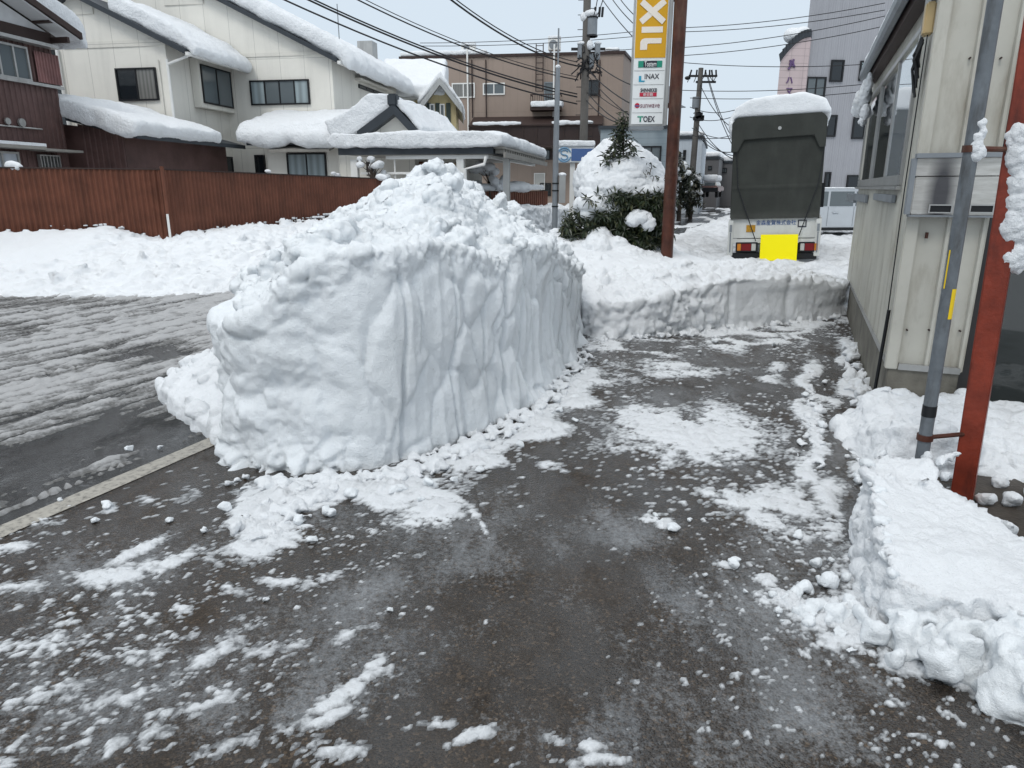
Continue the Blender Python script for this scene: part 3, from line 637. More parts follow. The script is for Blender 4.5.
o = bank('snow_bank', fb, HFf, .026, 'waist-high snow bank with a cut face across the far end of the lot', seed=5, nch=46, disp=fbdisp, cpoly=[fb[0],fb[1],fb[2],(2.4,9.2),(2.2,11.5),(.6,12.5),(.3,9.5)])
# bank along the fence on the left side of the road
K = P(163,170,13.3); E = P(400,180,19.5); L0 = P(-30,166.5,12.55)
fl = [(-16,10.9), (-8.3,10.95), (-5.2,10.9), (-4.5,11.3), (-3.9,12.6), (-2.3,16), (-.2,21), (2.6,28), (1.5,29), (-1.5,26.), (E.x+.3,E.y-.1), (K.x+.35,K.y-.1), (L0.x,L0.y-.15), (-16,10.9+.4)]
flc = [(-16,10.9,.05), (-10,11.2,.2), (-8.2,11.2,.2), (-5.5,11.2,.22), (-4.4,12,.35), (-3.9,12.6,.35), (-2.3,16,.35), (-.2,21,.5), (2.6,28,.8), zc(0,231,12.45), zc(60,228,12.7), zc(100,224,12.8), zc(140,236,13.0), zc(180,243,13.1), zc(200,238,12.6), zc(240,233,13.5), zc(280,231,14.5), zc(320,224,16), zc(380,210,18.5), (-1.5,25,1.0), zc(560,208,24), zc(520,212,22), zc(590,212,24), (-11.5,12,.7), (-12,11.6,.5), zc(30,262,11.8), zc(120,258,11.9), zc(200,265,11.8)]
HFl = tps(flc)
def fldisp(V, N):
    l1 = blocks(V*2.8, 60); l2 = blocks(V*7, 61); l3 = blocks(V*15, 62)
    sm = np.clip(sst(-6.8,-7.8,V[:,0])*sst(11.3,12.0,V[:,1]), 0, 1)
    rough = .09*(l1-.3)+.06*(l2-.3)+.03*l3
    return N*((rough*(1-sm)+sm*(.05*fbm(V*1.1,3,63)+.012*fbm(V*9,3,64)))*sst(-.1,.02,V[:,2]))[:,None]
o = bank('snow_bank', fl, HFl, .05, 'long snow bank heaped along the foot of the brown corrugated fence', seed=6, nch=150, cs=(.06,.08,.11,.15), disp=fldisp, ring_n=14, slope=.35, cpoly=[(-9.5,11.1),(-5,11),(-3.8,12.8),(-2.2,16.4),(-.2,21.5),(-1.5,24),(-3.5,18.5),(-6,13.5),(-7.3,12.3),(-9.5,11.6)])
# small bank left of the pile
sp_ = [g(158,392), g(172,412), g(205,432), g(225,452), g(235,420), g(222,385), g(190,372)]
HS = tps([(*g(162,395),.06),(*g(205,428),.1),(*g(200,400),.26),(*g(190,378),.12),(*g(222,400),.3),(*g(230,440),.12)])
o = bank('snow_heap', sp_, HS, .016, 'small heap of snow lumps against the left side of the tall pile', 'snow heap', seed=8, nch=70, cs=(.03,.05,.07,.09), disp=bank_disp(.5, 70, .03), ks=(-.08,0,.4,.8))
# apron of crumbled snow along the foot of the pile
rn = random.Random(21); mb = MB()
def apron(pts, n, w, smin, smax, mb):
    for i in range(n):
        t = rn.random()*(len(pts)-1); k = int(t); f = t-k; p = Vector(pts[k])*(1-f)+Vector(pts[k+1])*f; s = rn.uniform(smin, smax)*(rn.random()*.8+.4)
        p = p+Vector((rn.gauss(0,w), rn.gauss(0,w))); mb.add(*chunk((p.x, p.y, s*.45), s, rn, .7))
apron([g(235,486), g(300,486), g(345,482), g(400,480)], 150, .05, .02, .055, mb)
apron([g(262,535), g(285,510), g(330,492)], 90, .08, .02, .06, mb)
apron([g(395,478), g(452,454), g(520,422), g(555,390), g(584,350)], 480, .065, .02, .06, mb)
def ap(V, N): return N*(.012*lumps(V*26, 81)+.008*fbm(V*30, 3, 82)-.004)[:,None]
o = sculpt('snow_crumbs', mb, .0125, 1, ap, M['snow'], None)
tag(o, 'crumbled snow fallen in a strip along the foot of the cut snow pile', 'snow crumbs', kind='stuff')
# ------------------------------------------------------------------ right foreground bank round the two poles
gz_ = lambda a, b, z=.3: tuple(G(a, b, z))[:2]
rb = [gz_(866,458), gz_(905,462), gz_(930,465), gz_(945,484,.29), gz_(964,502,.26), gz_(992,512,.24), gz_(1024,541,.22), gz_(1090,560,.22), gz_(1090,640,.2), gz_(1010,606,.2), gz_(985,598,.19), gz_(955,604,.19), gz_(925,590,.19), gz_(895,578,.2), gz_(880,540,.25)]
HR = tps([(*gz_(866,458),.33),(*gz_(905,462),.31),(*gz_(930,465),.33),(*gz_(945,484,.29),.29),(*gz_(964,502,.26),.26),(*gz_(992,512,.24),.23),(*gz_(1024,540,.22),.22),(*gz_(1090,560,.22),.22),(*gz_(1090,640,.2),.2),(*gz_(985,600,.2),.19),(*gz_(895,578,.2),.20),(*gz_(880,540,.25),.26),(*gz_(940,530,.28),.27)])
def rdisp(V, N):
    l2 = blocks(V*11, 101); l3 = blocks(V*26, 102); up_ = sst(.5,.8,N[:,2])
    flat = .004*l3+.010*fbm(V*16,4,103,.55)+.05*fbm(V*3.4,4,104)+.012*(l2-.3)
    side = .05*(blocks(V*5,106,4)-.3)+.025*(l2-.3)+.008*l3+.02*fbm(V*8,4,105)
    return N*((flat*up_+(1-up_)*side)*sst(-.08,.02,V[:,2]))[:,None]
o = bank('snow_bank', rb, HR, .012, 'flat-topped block of snow in the right corner in front of the red post', seed=9, nch=10, cs=(.03,.04), disp=rdisp, smooth=1, ring_n=14, slope=.05, cpoly=[gz_(870,470),gz_(930,468),gz_(940,480),gz_(880,490)])
rb2 = [g(862,448), g(858,425), tuple(Vector(g(878,419))+Vector((.0,-.0))), (2.8,4.6), (3.9,4.35), (4.8,3.9), (4.6,3.2), g(1100,500), g(1030,478), g(985,470), g(940,474), g(890,470)]
HR2 = tps([(*g(862,448),.12),(*g(870,430),.2),(*g(880,421),.18),(2.8,4.55,.22),(3.9,4.3,.2),(4.8,3.8,.3),(*g(1100,500),.12),(*g(1030,478),.08),(*g(985,470),.1),(*g(940,474),.26),(*g(890,470),.28),(*g(935,440),.24),(*g(1000,450),.2)])
o = bank('snow_bank', rb2, HR2, .014, 'lumpy snow behind the red post along the foot of shed and shop glass', seed=10, nch=110, cs=(.03,.04,.05,.07,.09), disp=bank_disp(1., 190, .04), smooth=1, ring_n=8, ks=(-.08,0,.3,.6,.85), slope=.12)
so_ = MB(); sp2 = [g(945,492), g(985,468), g(1050,474), g(1080,545), g(1000,545)]; 
so_.add([(p[0],p[1],.012) for p in sp2], [tuple(range(len(sp2)))]); tag(so_.build('bare_soil', M['soil']), kind='structure')
# broken chunks along its front
mb = MB()
for (cx, cy, z, s) in ((962,632,.10,.12),(1003,642,.10,.11),(930,622,.08,.08),(1038,648,.12,.13),(1022,690,.08,.15),(1050,705,.08,.14),(940,655,.08,.1),(985,668,.07,.1),(1010,660,.12,.11),(965,652,.1,.11),(940,655,.06,.09),(905,640,.05,.08),(880,630,.05,.07),(860,618,.04,.06),(838,612,.03,.06),(815,607,.03,.05),(885,600,.05,.06),(872,590,.04,.05),(920,612,.1,.07),(1005,640,.12,.1),(965,668,.04,.07),(1020,625,.14,.1),(898,660,.03,.05),(925,640,.08,.08),(905,620,.08,.07),(850,600,.03,.04),(993,660,.05,.06)):
    q = G(cx, cy, z); mb.add(*chunk((q.x, q.y, z*.85), s, rn, .85))
for i in range(150):
    t = rn.random(); q = G(780+t*250+rn.gauss(0,6), 597+t*72+rn.gauss(0,13), .015); s = rn.uniform(.012,.04); mb.add(*chunk((q.x, q.y, s*.5), s, rn, .8))
for i in range(70):
    t = rn.random(); q = G(862+t*34+rn.gauss(0,4), 470+t*150, 0); s = rn.choice((.02,.03,.04,.055)); mb.add(*chunk((q.x, q.y, s*.4+rn.random()*.03), s, rn, .8))
for i in range(28):
    t = rn.random(); q = G(866+t*27+rn.gauss(0,3), 458+t*120, .3-.08*t); s = rn.choice((.02,.03,.045)); mb.add(*chunk(tuple(q), s, rn, .7))
for i in range(95):
    t = rn.random(); q = G(893+t*170, 634+t*34+rn.uniform(-16,18), 0); s = rn.choice((.03,.04,.05,.065,.08)); z_ = rn.uniform(.01,.09); mb.add(*chunk((q.x, q.y+.0, z_), s, rn, .85))
for i in range(60):
    q = G(880+rn.gauss(0,10), 600-rn.random()*40, .015); s = rn.uniform(.012,.035); mb.add(*chunk((q.x, q.y, s*.5), s, rn, .8))
def ck(V, N): return N*(.02*lumps(V*12, 110)+.012*lumps(V*28, 111)+.010*fbm(V*22, 4, 112)-.01)[:,None]
o = sculpt('snow_heap', mb, .0095, 1, ck, M['snow_pile'], None)
tag(o, 'rough heap of broken icy snow chunks along the front of the right corner bank', 'snow heap')
# strip of snow along the shed wall
mb = MB()
for (a, b, z, s) in ((900,461,.29,.05),(915,463,.29,.05),(930,464,.32,.05),(941,462,.34,.04),(950,458,.35,.035),(957,454,.37,.028),(945,476,.29,.04),(1010,524,.2,.06),(880,455,.3,.05),(925,455,.3,.05),(985,497,.05,.07),(1012,500,.05,.07),(975,508,.04,.05),(1030,492,.06,.08),(1000,482,.04,.06),(960,505,.03,.04),(1045,515,.05,.07)): q = G(a,b,z); mb.add(*chunk((q.x,q.y,z),s,rn,.8))
apron([g(848,345), g(858,375), g(866,400), g(872,425), g(868,455)], 120, .05, .03, .08, mb)
apron([g(860,440), g(866,490), g(872,540)], 70, .03, .015, .035, mb)
apron([g(812,370), g(816,410), g(808,440), g(812,475)], 110, .045, .015, .045, mb)
apron([g(600,340), g(700,334), g(790,324), g(843,318)], 120, .09, .03, .07, mb)
o = sculpt('snow_crumbs', mb, .0125, 1, ap, M['snow'], None)
tag(o, 'snow crumbs strewn beside the shed wall and below the far bank', 'snow crumbs', kind='stuff')
# loose lumps lying on the asphalt, each its own
lump_me = []
for k in range(6):
    mb = MB(); mb.add(*chunk((0,0,0), .05, rn, .75)); mb.add(*chunk((.02,.01,-.005), .04, rn, .75))
    ob = sculpt('loose_snow_lump', mb, .007, 2, lambda V, N: N*(.004*lumps(V*50, 120)+.004*fbm(V*60, 3, 121))[:,None], M['snow_pile'], None); lump_me.append(ob)
spots = [(225,508,.9,'white loose snow lump left of the crumbs in front of the tall pile'),(674,528,.8,'single snow lump on bare asphalt in the middle of the lot'),(130,449,.7,'small snow lump beside the white road line'),(735,563,.8,'snow lump on bare asphalt left of the slush by the right bank'),(106,506,.9,'snow lump at the lower end of the white road line'),
 (395,490,1.3,None),(428,484,1.1,None),(352,493,1.,None),(300,520,.9,None),(328,512,1.,None),(420,500,.6,None),(312,540,.7,None),(606,362,.7,None),(715,341,.9,None),(775,344,.9,None),(725,327,1.3,None),(846,345,.9,None),(800,535,.7,None),(822,425,.8,None),(805,395,.8,None),(780,371,.6,None),(700,352,.5,None),(560,410,.8,None),(575,420,.6,None),(520,445,.7,None),(480,470,.7,None),(455,480,.6,None),(690,520,.35,None),(655,515,.4,None),(640,470,.35,None),(745,592,.35,None),(170,520,.5,None),(205,530,.5,None),(60,500,.4,None),(265,600,.35,None),(390,610,.35,None),(160,448,.5,None),(95,520,.5,None),(830,560,.4,None),(705,575,.3,None)]
for i, (x, y, s, lb) in enumerate(spots):
    src = lump_me[i % 6]; ob = src if i < 6 else src.copy()
    if i >= 6: C.objects.link(ob)
    q = G(x, y, .02*s); ob.location = (q.x, q.y, .028*s); ob.scale = (s, s*.95, s*.85); ob.rotation_euler = (0,0,i*1.3)
    tag(ob, lb or 'small loose snow lump lying among slush on the wet asphalt', 'snow lump', None if lb else 'small snow lumps scattered on the asphalt')
# rough slushy snow beyond the bank: where the truck stands and along the street
X, Y, Fq = grid(-2, 30, 9.3, 60, .11); v_, u_ = uv(X, Y)
p3 = np.stack([X, Y, 0*X], 1); q = np.stack([v_*1.6, u_*.35, 0*X], 1)
ridge = np.exp(-((v_-(VL+.6))/.9)**2)*.2*(.5+.6*sst(11,20,u_))+np.exp(-((v_+9.3)/1.3)**2)*.9
h = -.01+.06*fbm(q*1.8,4,130)+.10*lumps(p3*1.6,131)+.07*blocks(p3*3.4,132)+ridge*(.8+.35*fbm(p3*1.2,3,133))+.18*np.exp(-((u_-10.5)/1.2)**2)
roadm = (v_ < VL-.35) & (v_ > -8.3)
h = h+(~roadm)*(.10*blocks(p3*1.9,139)+.06*blocks(p3*4.1,138)); h = np.where(roadm, -.05+.075*sst(-.05,.25,fbm(q*1.1,4,134)+.0)*sst(16,40,u_), h)
V = np.stack([X, Y, h], 1); V, Fq2, ui = keep(V, Fq, (h > -.01))
tag(link('street_snow', npmesh('street_snow', V, Fq2), snowmat('street_snow', base=(.76,.78,.8), dirty=(.36,.37,.38), amt=.6, bs=.6, fine=20)), 'uneven trampled snow and slush around the parked truck and beside the street', 'snow', kind='stuff')
# ------------------------------------------------------------------ shared builders
def window(fr, parent, y, x0, x1, z0, z1, panes=2, fm='black', gm='glass', fw=.05, dep=.07, out=.075, name='window', sill=False, bars=0):
    if x0 > x1: x0, x1 = x1, x0
    if z0 > z1: z0, z1 = z1, z0
    mb = MB(); yo = y-out
    mb.box(x0,x1,yo,yo+dep,z1-fw,z1).box(x0,x1,yo,yo+dep,z0,z0+fw).box(x0,x0+fw,yo,yo+dep,z0+fw,z1-fw).box(x1-fw,x1,yo,yo+dep,z0+fw,z1-fw)
    for k in range(1, panes):
        xm = x0+(x1-x0)*k/panes; mb.box(xm-fw*.45,xm+fw*.45,yo+.015,yo+dep,z0+fw,z1-fw)
    for k in range(bars):
        zm = z0+(z1-z0)*(k+1)/(bars+1.); mb.box(x0+fw,x1-fw,yo+.02,yo+dep,zm-.012,zm+.012)
    o = mb.build(name, M[fm], parent)
    gl = gm if isinstance(gm, (list, tuple)) else [gm]*panes
    for k in range(panes):
        a = x0+fw+(x1-x0-2*fw)*k/panes; b = x0+fw+(x1-x0-2*fw)*(k+1)/panes
        MB().box(a+.003,b-.003,yo+.035+.006*(k % 2),yo+.045+.006*(k % 2),z0+fw-.001,z1-fw+.001).build('pane', M[gl[k % len(gl)]], o)
    if sill: MB().box(x0-.06,x1+.06,y-.12,y-.002,z0-.05,z0-.003).build('sill', M[fm], o)
    return o
def winpx(fr, parent, y, px0, py0, px1, py1, **k):
    x0, z1 = fr.at(px0, py0, y); x1, z0 = fr.at(px1, py1, y); xa, za = fr.at(px0, py1, y); xb, zb = fr.at(px1, py0, y)
    return window(fr, parent, y, (x0+xa)/2, (x1+xb)/2, (z0+za)/2, (z1+zb)/2, **k)
def corr(x0, x1, z0, z1, pitch, dep, y=0., prof='trap', thick=.0, sag=None):
    """corrugated sheet in the xz plane facing -y, closed behind"""
    xs = []; n = max(1, int(round((x1-x0)/pitch))); p = (x1-x0)/n
    for i in range(n):
        a = x0+i*p
        if prof == 'trap': xs += [(a,0),(a+p*.45,0),(a+p*.55,-dep),(a+p*.9,-dep)]
        elif prof == 'rib': xs += [(a,0),(a+p*.80,0),(a+p*.84,-dep),(a+p*.93,-dep),(a+p*.97,0)]
        else: xs += [(a+p*k/6., -dep*.5*(1+math.sin(2*math.pi*k/6.))) for k in range(6)]
    xs.append((x1,0)); m = MB(); v = []; 
    for (x, d) in xs:
        zz0 = z0(x) if callable(z0) else z0; zz1 = z1(x) if callable(z1) else z1
        v += [(x,y+d,zz0),(x,y+d,zz1)]
    m.add(v, [(2*i,2*i+2,2*i+3,2*i+1) for i in range(len(xs)-1)])
    return m
def text_mesh(body, x0, x1, z0, z1, y, ext=.006, bold=0., turn=0, spacing=1.):
    cu = bpy.data.curves.new('t', 'FONT'); cu.body = body; cu.size = 1; cu.extrude = 0; cu.offset = bold; cu.resolution_u = 4; cu.space_character = spacing
    cu.fill_mode = 'BOTH' if False else 'FRONT' if hasattr(cu, 'fill_mode') else cu.fill_mode
    o = bpy.data.objects.new('t', cu); C.objects.link(o); dg = bpy.context.evaluated_depsgraph_get()
    me = bpy.data.meshes.new_from_object(o.evaluated_get(dg), depsgraph=dg); bpy.data.objects.remove(o)
    n = len(me.vertices)
    if not n: return None
    V = np.empty(n*3, np.float32); me.vertices.foreach_get('co', V); V = V.reshape(-1,3)
    a = V[:,0].copy(); b = V[:,1].copy()
    if turn: a, b = b, -a
    a = x0+(a-a.min())/(a.max()-a.min())*(x1-x0); b = z0+(b-b.min())/(b.max()-b.min())*(z1-z0)
    W = np.stack([a, np.full(n, y), b], 1).astype(np.float32); me.vertices.foreach_set('co', W.ravel()); me.update()
    bm = bmesh.new(); bm.from_mesh(me); r = bmesh.ops.extrude_face_region(bm, geom=bm.faces[:]); bmesh.ops.translate(bm, verts=[q for q in r['geom'] if isinstance(q, bmesh.types.BMVert)], vec=(0,-ext,0)); bmesh.ops.recalc_face_normals(bm, faces=bm.faces); bm.to_mesh(me); bm.free(); return me
def text(body, x0, x1, z0, z1, y, mat, parent, name='lettering', **k):
    me = text_mesh(body, x0, x1, z0, z1, y, **k)
    return link(name, me, mat, parent) if me else None
def snowslab(fr, parent, pts, y0, y1, voxel=.08, sm=6, a=.05, name='snow_cover', mat='snow_far', extra=None, sc=1.):
    mb = MB(); mb.prism(pts, y0, y1)
    for e in (extra or []): mb.add(*e)
    def d(V, N):
        dn = np.clip(-N[:,2], 0, 1)
        return N*(a*fbm(V*1.3*sc,3,3)+a*.5*lumps(V*2.6*sc,4)+a*.25*fbm(V*8*sc,3,9))[:,None]
    return sculpt(name, mb, voxel, sm, d, M[mat], parent)
# ================================================================== house with two gables (cream)
HA = Fr(P(180,168,24.), -R(9.5)); HA.o.z = 0.
def hx(px, py, y=0.): return HA.at(px, py, y)
house = thing('house', HA, 'two-storey cream house with snow-covered gable roofs behind the brown fence', 'house')
xl = hx(72,100)[0]; y2 = 3.3; x2 = hx(334,100,y2)[0]
za = hx(190,50)[1]; xe = hx(190,50)[0]; xr1, zr1 = hx(90,-1); sl1 = (zr1-za)/(xe-xr1)    # roof 1
xm1 = hx(74,0)[0]; zpk = za+sl1*(xe-xm1)
ze2x, ze2 = hx(340,59,y2); xq, zq = hx(218,-4,y2); sl2 = (zq-ze2)/(ze2x-xq); xm2 = hx(140,0,y2)[0]; zpk2 = ze2+sl2*(ze2x-xm2)
wl = 2*xm1-0
def gable(x0, x1, xm, zp, sl, y0, y1):
    return [(x0,0),(x1,0),(x1,zp-sl*(x1-xm)-.12),(xm,zp-.12),(x0,zp-sl*(xm-x0)-.12)]
mb = MB(); mb.prism(gable(xl-.3,0,xm1,zpk,sl1,0,1),0,y2+.2); mb.prism(gable(2*xm2-x2,x2,xm2,zpk2,sl2,0,1),y2,y2+7.); mb.build('wall', M['cream'], house)
def roof(parent, xm, zp, sl, xe_, y0, y1, th=.16, name='roof', xleft=None):
    xL = xleft if xleft is not None else 2*xm-xe_
    zl = zp-sl*(xm-xL); ze = zp-sl*(xe_-xm)
    mb = MB(); mb.prism([(xL,zl-th),(xL,zl),(xm,zp),(xe_,ze),(xe_,ze-th),(xm,zp-th)], y0, y1)
    return mb.build(name, M['slate'], parent)
r1 = roof(house, xm1, zpk, sl1, xe, -.35, y2); r2 = roof(house, xm2, zpk2, sl2, ze2x, y2-.35, y2+7.4)
# tile edges along the eaves and gutters
for (xx, zz, ya, yb) in ((xe, za, -.3, y2-.05), (ze2x, ze2, y2-.3, y2+7.3)):
    MB().box(xx+.01,xx+.12,ya,yb,zz-.2,zz-.1).build('gutter', M['white'], r1 if xx == xe else r2)
# belts, corner boards, panels
z1b = hx(120,44)[1]; MB().box(xl,.02,-.03,-.001,z1b-.09,z1b+.09).build('belt_course', M['cream2'], house); z1c = hx(120,124)[1]; MB().box(xl,.02,-.03,-.001,z1c-.07,z1c+.07).build('belt_course', M['cream2'], house)
z2b = hx(290,54,y2)[1]; MB().box(0.03,x2,y2-.03,y2-.001,z2b-.06,z2b+.06).build('belt_course', M['cream2'], house)
mb = MB(); a_, b_ = hx(60,-40)[0], hx(94,14); mb.box(a_,b_[0],-.035,-.001,b_[1],b_[1]+1.1); mb.build('vent_panel', M['cream2'], house)
a_ = hx(163,-10,y2); b_ = hx(204,4,y2); mb = MB(); mb.box(a_[0],b_[0],y2-.035,y2-.001,b_[1],b_[1]+.8); mb.build('vent_panel', M['cream2'], house)
winpx(HA, house, 0, 118,68,158,101, gm=['glass','glass_curtain'])
winpx(HA, house, y2, 251,80,310,105, panes=4, gm=['glass_frost','glass_grey','glass_grey','glass_frost'])
winpx(HA, house, 0, 126,151,164,172, gm='glass')
# bay window on the side wall (faces across the step)
yA, zA = HA.atx(192,68,.0); yB, zB = HA.atx(228,104,.0)
yA = max(.35, yA); yB = min(yB, y2-.15)
zt = HA.atx(195,62,.15)[1]; zb = HA.atx(228,110,.15)[1]
mb = MB(); mb.box(.002,.28,yA-.12,yB+.12,zb-.1,zt+.12); bay = mb.build('bay', M['cream2'], house, bevel=.015)
SB = Fr((0,0,0), 0)
def sidewin(parent, x, ya, yb, z0, z1, panes=2, gm='glass', fm='black', fw=.05, out=.04):
    mb = MB(); mb.box(x,x+out,ya,yb,z1-fw,z1).box(x,x+out,ya,yb,z0,z0+fw).box(x,x+out,ya,ya+fw,z0+fw,z1-fw).box(x,x+out,yb-fw,yb,z0+fw,z1-fw)
    for k in range(1,panes): ym = ya+(yb-ya)*k/panes; mb.box(x,x+out,ym-fw/2,ym+fw/2,z0+fw,z1-fw)
    o = mb.build('window', M[fm], parent); MB().box(x+.003,x+.015,ya+fw,yb-fw,z0+fw,z1-fw).build('pane', M[gm], o); return o
sidewin(house, .285, yA, yB, zb+.05, zt-.05, gm='glass_grey')
yC, zC = HA.atx(219,156,.0); sidewin(house, .005, max(.4,yC-.2), y2-.1, .6, zC, gm='glass')
winpx(HA, house, y2, 256,155,266,178, panes=1, gm='glass')
# right side wall window band
a0, c0 = HA.atx(358,84,x2); a1, c1 = HA.atx(386,98,x2); sidewin(house, x2+.01, a0, min(a1,y2+6.8), c1, c0, panes=4, gm='glass_curtain')
mb = MB(); mb.box(x2,x2+.25,a0-.3,min(a1,y2+6.8)+.3,c0+.1,c0+.18); mb.build('window_hood', M['cream2'], house)
# downpipes
mb = MB(); q = hx(183,60); mb.tube([(0.06,-.08,za-.25),(0.06,-.08,0)],.045); mb.tube([(xe+.05,-.1,za-.16),(0.06,-.08,za-.4)],.04); mb.build('downpipe', M['white'], house, smooth=True)
mb = MB(); mb.tube([(xl-.2,-.08,hx(75,48)[1]),(xl-.2,-.08,0)],.05); mb.build('downpipe', M['white'], house, smooth=True)
mb = MB(); qx = hx(160,70)[0]; mb.tube([(qx,-.04,hx(160,60)[1]),(qx,-.04,hx(163,172)[1])],.02); mb.build('cable', M['cream2'], house)
for pxx in (166,171): q = hx(pxx,130); MB().disc((q[0],q[1]),.07,-.1,-.01).build('vent_cap', M['black'], house)
# snow on the roofs
def slopeslab(xm, zp, sl, xa, xb, t, over=.35, droop=.35):
    f = lambda x: zp-sl*(x-xm)+.01
    return [(xa,f(xa)-.02),(xb,f(xb)-.02),(xb+over,f(xb)-.02-droop),(xb+over+.18,f(xb)-droop*.6+.1),(xb+over*.9,f(xb)+t*.5),(xb-.4,f(xb-.4)+t),(xa,f(xa)+t)]
xs1 = hx(112,3)[0]; snowslab(HA, house, slopeslab(xm1, zpk, sl1, xs1, xe-.05, .5, .22, .22), -.15, y2-.05, .07, 7, .07)
snowslab(HA, house, slopeslab(xm2, zpk2, sl2, xm2+.2, ze2x-.05, .6, .4, .4), y2-.2, y2+7.2, .09, 7, .07)
# aerial and roof ventilator
mb = MB(); a_ = hx(339,34,y2+3); b_ = hx(337,4,y2+3); mb.tube([(a_[0],y2+3,a_[1]-1),(b_[0],y2+3,b_[1])],.02); mb.build('aerial', M['grey_metal'], house)
a_ = hx(357,41,y2+5); b_ = hx(373,62,y2+5); mb = MB(); mb.box(a_[0],b_[0],y2+5,y2+5.6,b_[1]-.6,a_[1]); mb.build('roof_ventilator', M['alu'], house)
# single-storey wing with the hipped eave and the small gable
yw = 1.4; xw0, _ = hx(267,150,yw); xw1, _ = hx(342,150,yw); zw = hx(300,140,yw)[1]
mb = MB(); mb.box(xw0,xw1+1.4,yw,y2-.01,0,zw+.2); wing = mb.build('wing_wall', M['cream'], house)
winpx(HA, house, yw, 288,153,327,180, gm='glass_frost')
mb = MB(); a_ = hx(279,147,yw); b_ = hx(338,150,yw); mb.prism([(-.0,a_[1]),(-.0,a_[1]+.12),(-.75,a_[1]-.12),(-.75,a_[1]-.2)],a_[0],b_[0],'x'); mb.xf(Matrix.Translation((0,yw,0))); mb.build('awning', M['rafter'], house)
x0e = hx(246,140,yw-.6)[0]; x1e = hx(352,140,yw-.6)[0]; zev = hx(300,141,yw-.6)[1]; zt_ = hx(300,112,y2)[1]
mb = MB(); mb.prism([(yw-.6,zev-.12),(yw-.6,zev),(y2,zt_-.45),(y2,zt_-.6)],x0e,x1e,'x'); wr = mb.build('wing_roof', M['slate'], house)
mb = MB(); mb.prism([(yw-.75,zev-.08),(yw-.85,zev+.2),(yw-.5,zev+.55),(y2,zt_+.05),(y2,zt_-.4),(yw-.6,zev+.0)],x0e-.25,x1e+.3,'x')
mb.add(*blob((x0e-.1,yw,zev+.28),(.35,.8,.42))); mb.add(*blob((x0e+.9,yw-.6,zev+.1),(.8,.3,.32))); mb.add(*blob((x0e+2.6,yw-.65,zev+.05),(1.1,.3,.3)))
def rsd(V, N): return N*(.07*fbm(V*1.3,3,3)+.04*lumps(V*2.6,4)+.02*fbm(V*8,3,9))[:,None]
sculpt('snow_cover', mb, .07, 7, rsd, M['snow_far'], house)
# the small gable
yg = .2; ax, az = hx(393,104,yg); lx, lz = hx(366,131,yg); rx, rz = hx(420,133,yg)
mb = MB(); mb.prism([(lx,0),(rx-.3,0),(rx-.3,rz),(ax,az-.1),(lx+.15,lz)],yg+.35,y2+3); mb.build('porch_wall', M['cream'], house)
mb = MB(); mb.prism([(lx-.3,lz-.32),(lx-.3,lz),(ax,az),(rx,rz),(rx,rz-.3),(ax,az-.3)],yg,y2+3.); pr = mb.build('porch_roof', M['slate'], house)
mb = MB(); mb.prism([(lx-1.2,lz-.3),(lx-1.35,lz+.3),(lx-.5,az-.1),(ax-.9,az+.32),(ax-.1,az+.3),(ax,az+.01),(lx-.2,lz+.0)],yg+.1,y2+2.6); mb.prism([(ax+.02,az),(ax+.12,az+.2),(rx+.05,rz+.22),(rx+.02,rz)],yg+.1,y2+2.6)
sculpt('snow_cover', mb, .06, 4, rsd, M['snow_far'], house)
mb = MB(); a_ = hx(392,99,yg); mb.box(ax-.18,ax+.12,yg-.03,yg+.3,az-.05,az+.3); mb.build('ridge_cap', M['slate'], house, bevel=.04)
# under the carport roof: glazed porch with door
yp = yg+.34; px_ = [hx(p,160,yp)[0] for p in (350,372,398,411,425,440,455)]
a_ = hx(440,150,yp)[0]; zt3 = hx(400,158,yp)[1]; z17 = hx(400,172,yp)[1]
mb = MB(); mb.box(lx-1.3,hx(462,150,yp)[0],yp+.5,yp+3,0,zt3+.4); mb.build('porch_wall', M['cream2'], house)
window(HA, house, yp+.5, hx(361,160,yp)[0], hx(388,160,yp)[0], z17-.1, zt3-.1, panes=2, gm='glass')
mb = MB(); mb.box(px_[3]-.0,px_[3]+.5,yp+.44,yp+.495,0,zt3-.1); mb.build('door', M['door_brown'], house)
mb = MB(); mb.box(hx(403,160,yp)[0],hx(409,160,yp)[0],yp+.44,yp+.495,0,zt3-.1); mb.box(hx(424,160,yp)[0],hx(428,160,yp)[0],yp+.44,yp+.495,0,zt3-.1); mb.build('door_frame', M['white'], house)
window(HA, house, yp+.5, hx(430,160,yp)[0], hx(452,160,yp)[0], .4, zt3-.15, panes=2, fm='warm', gm=['glass_curtain','warm'])
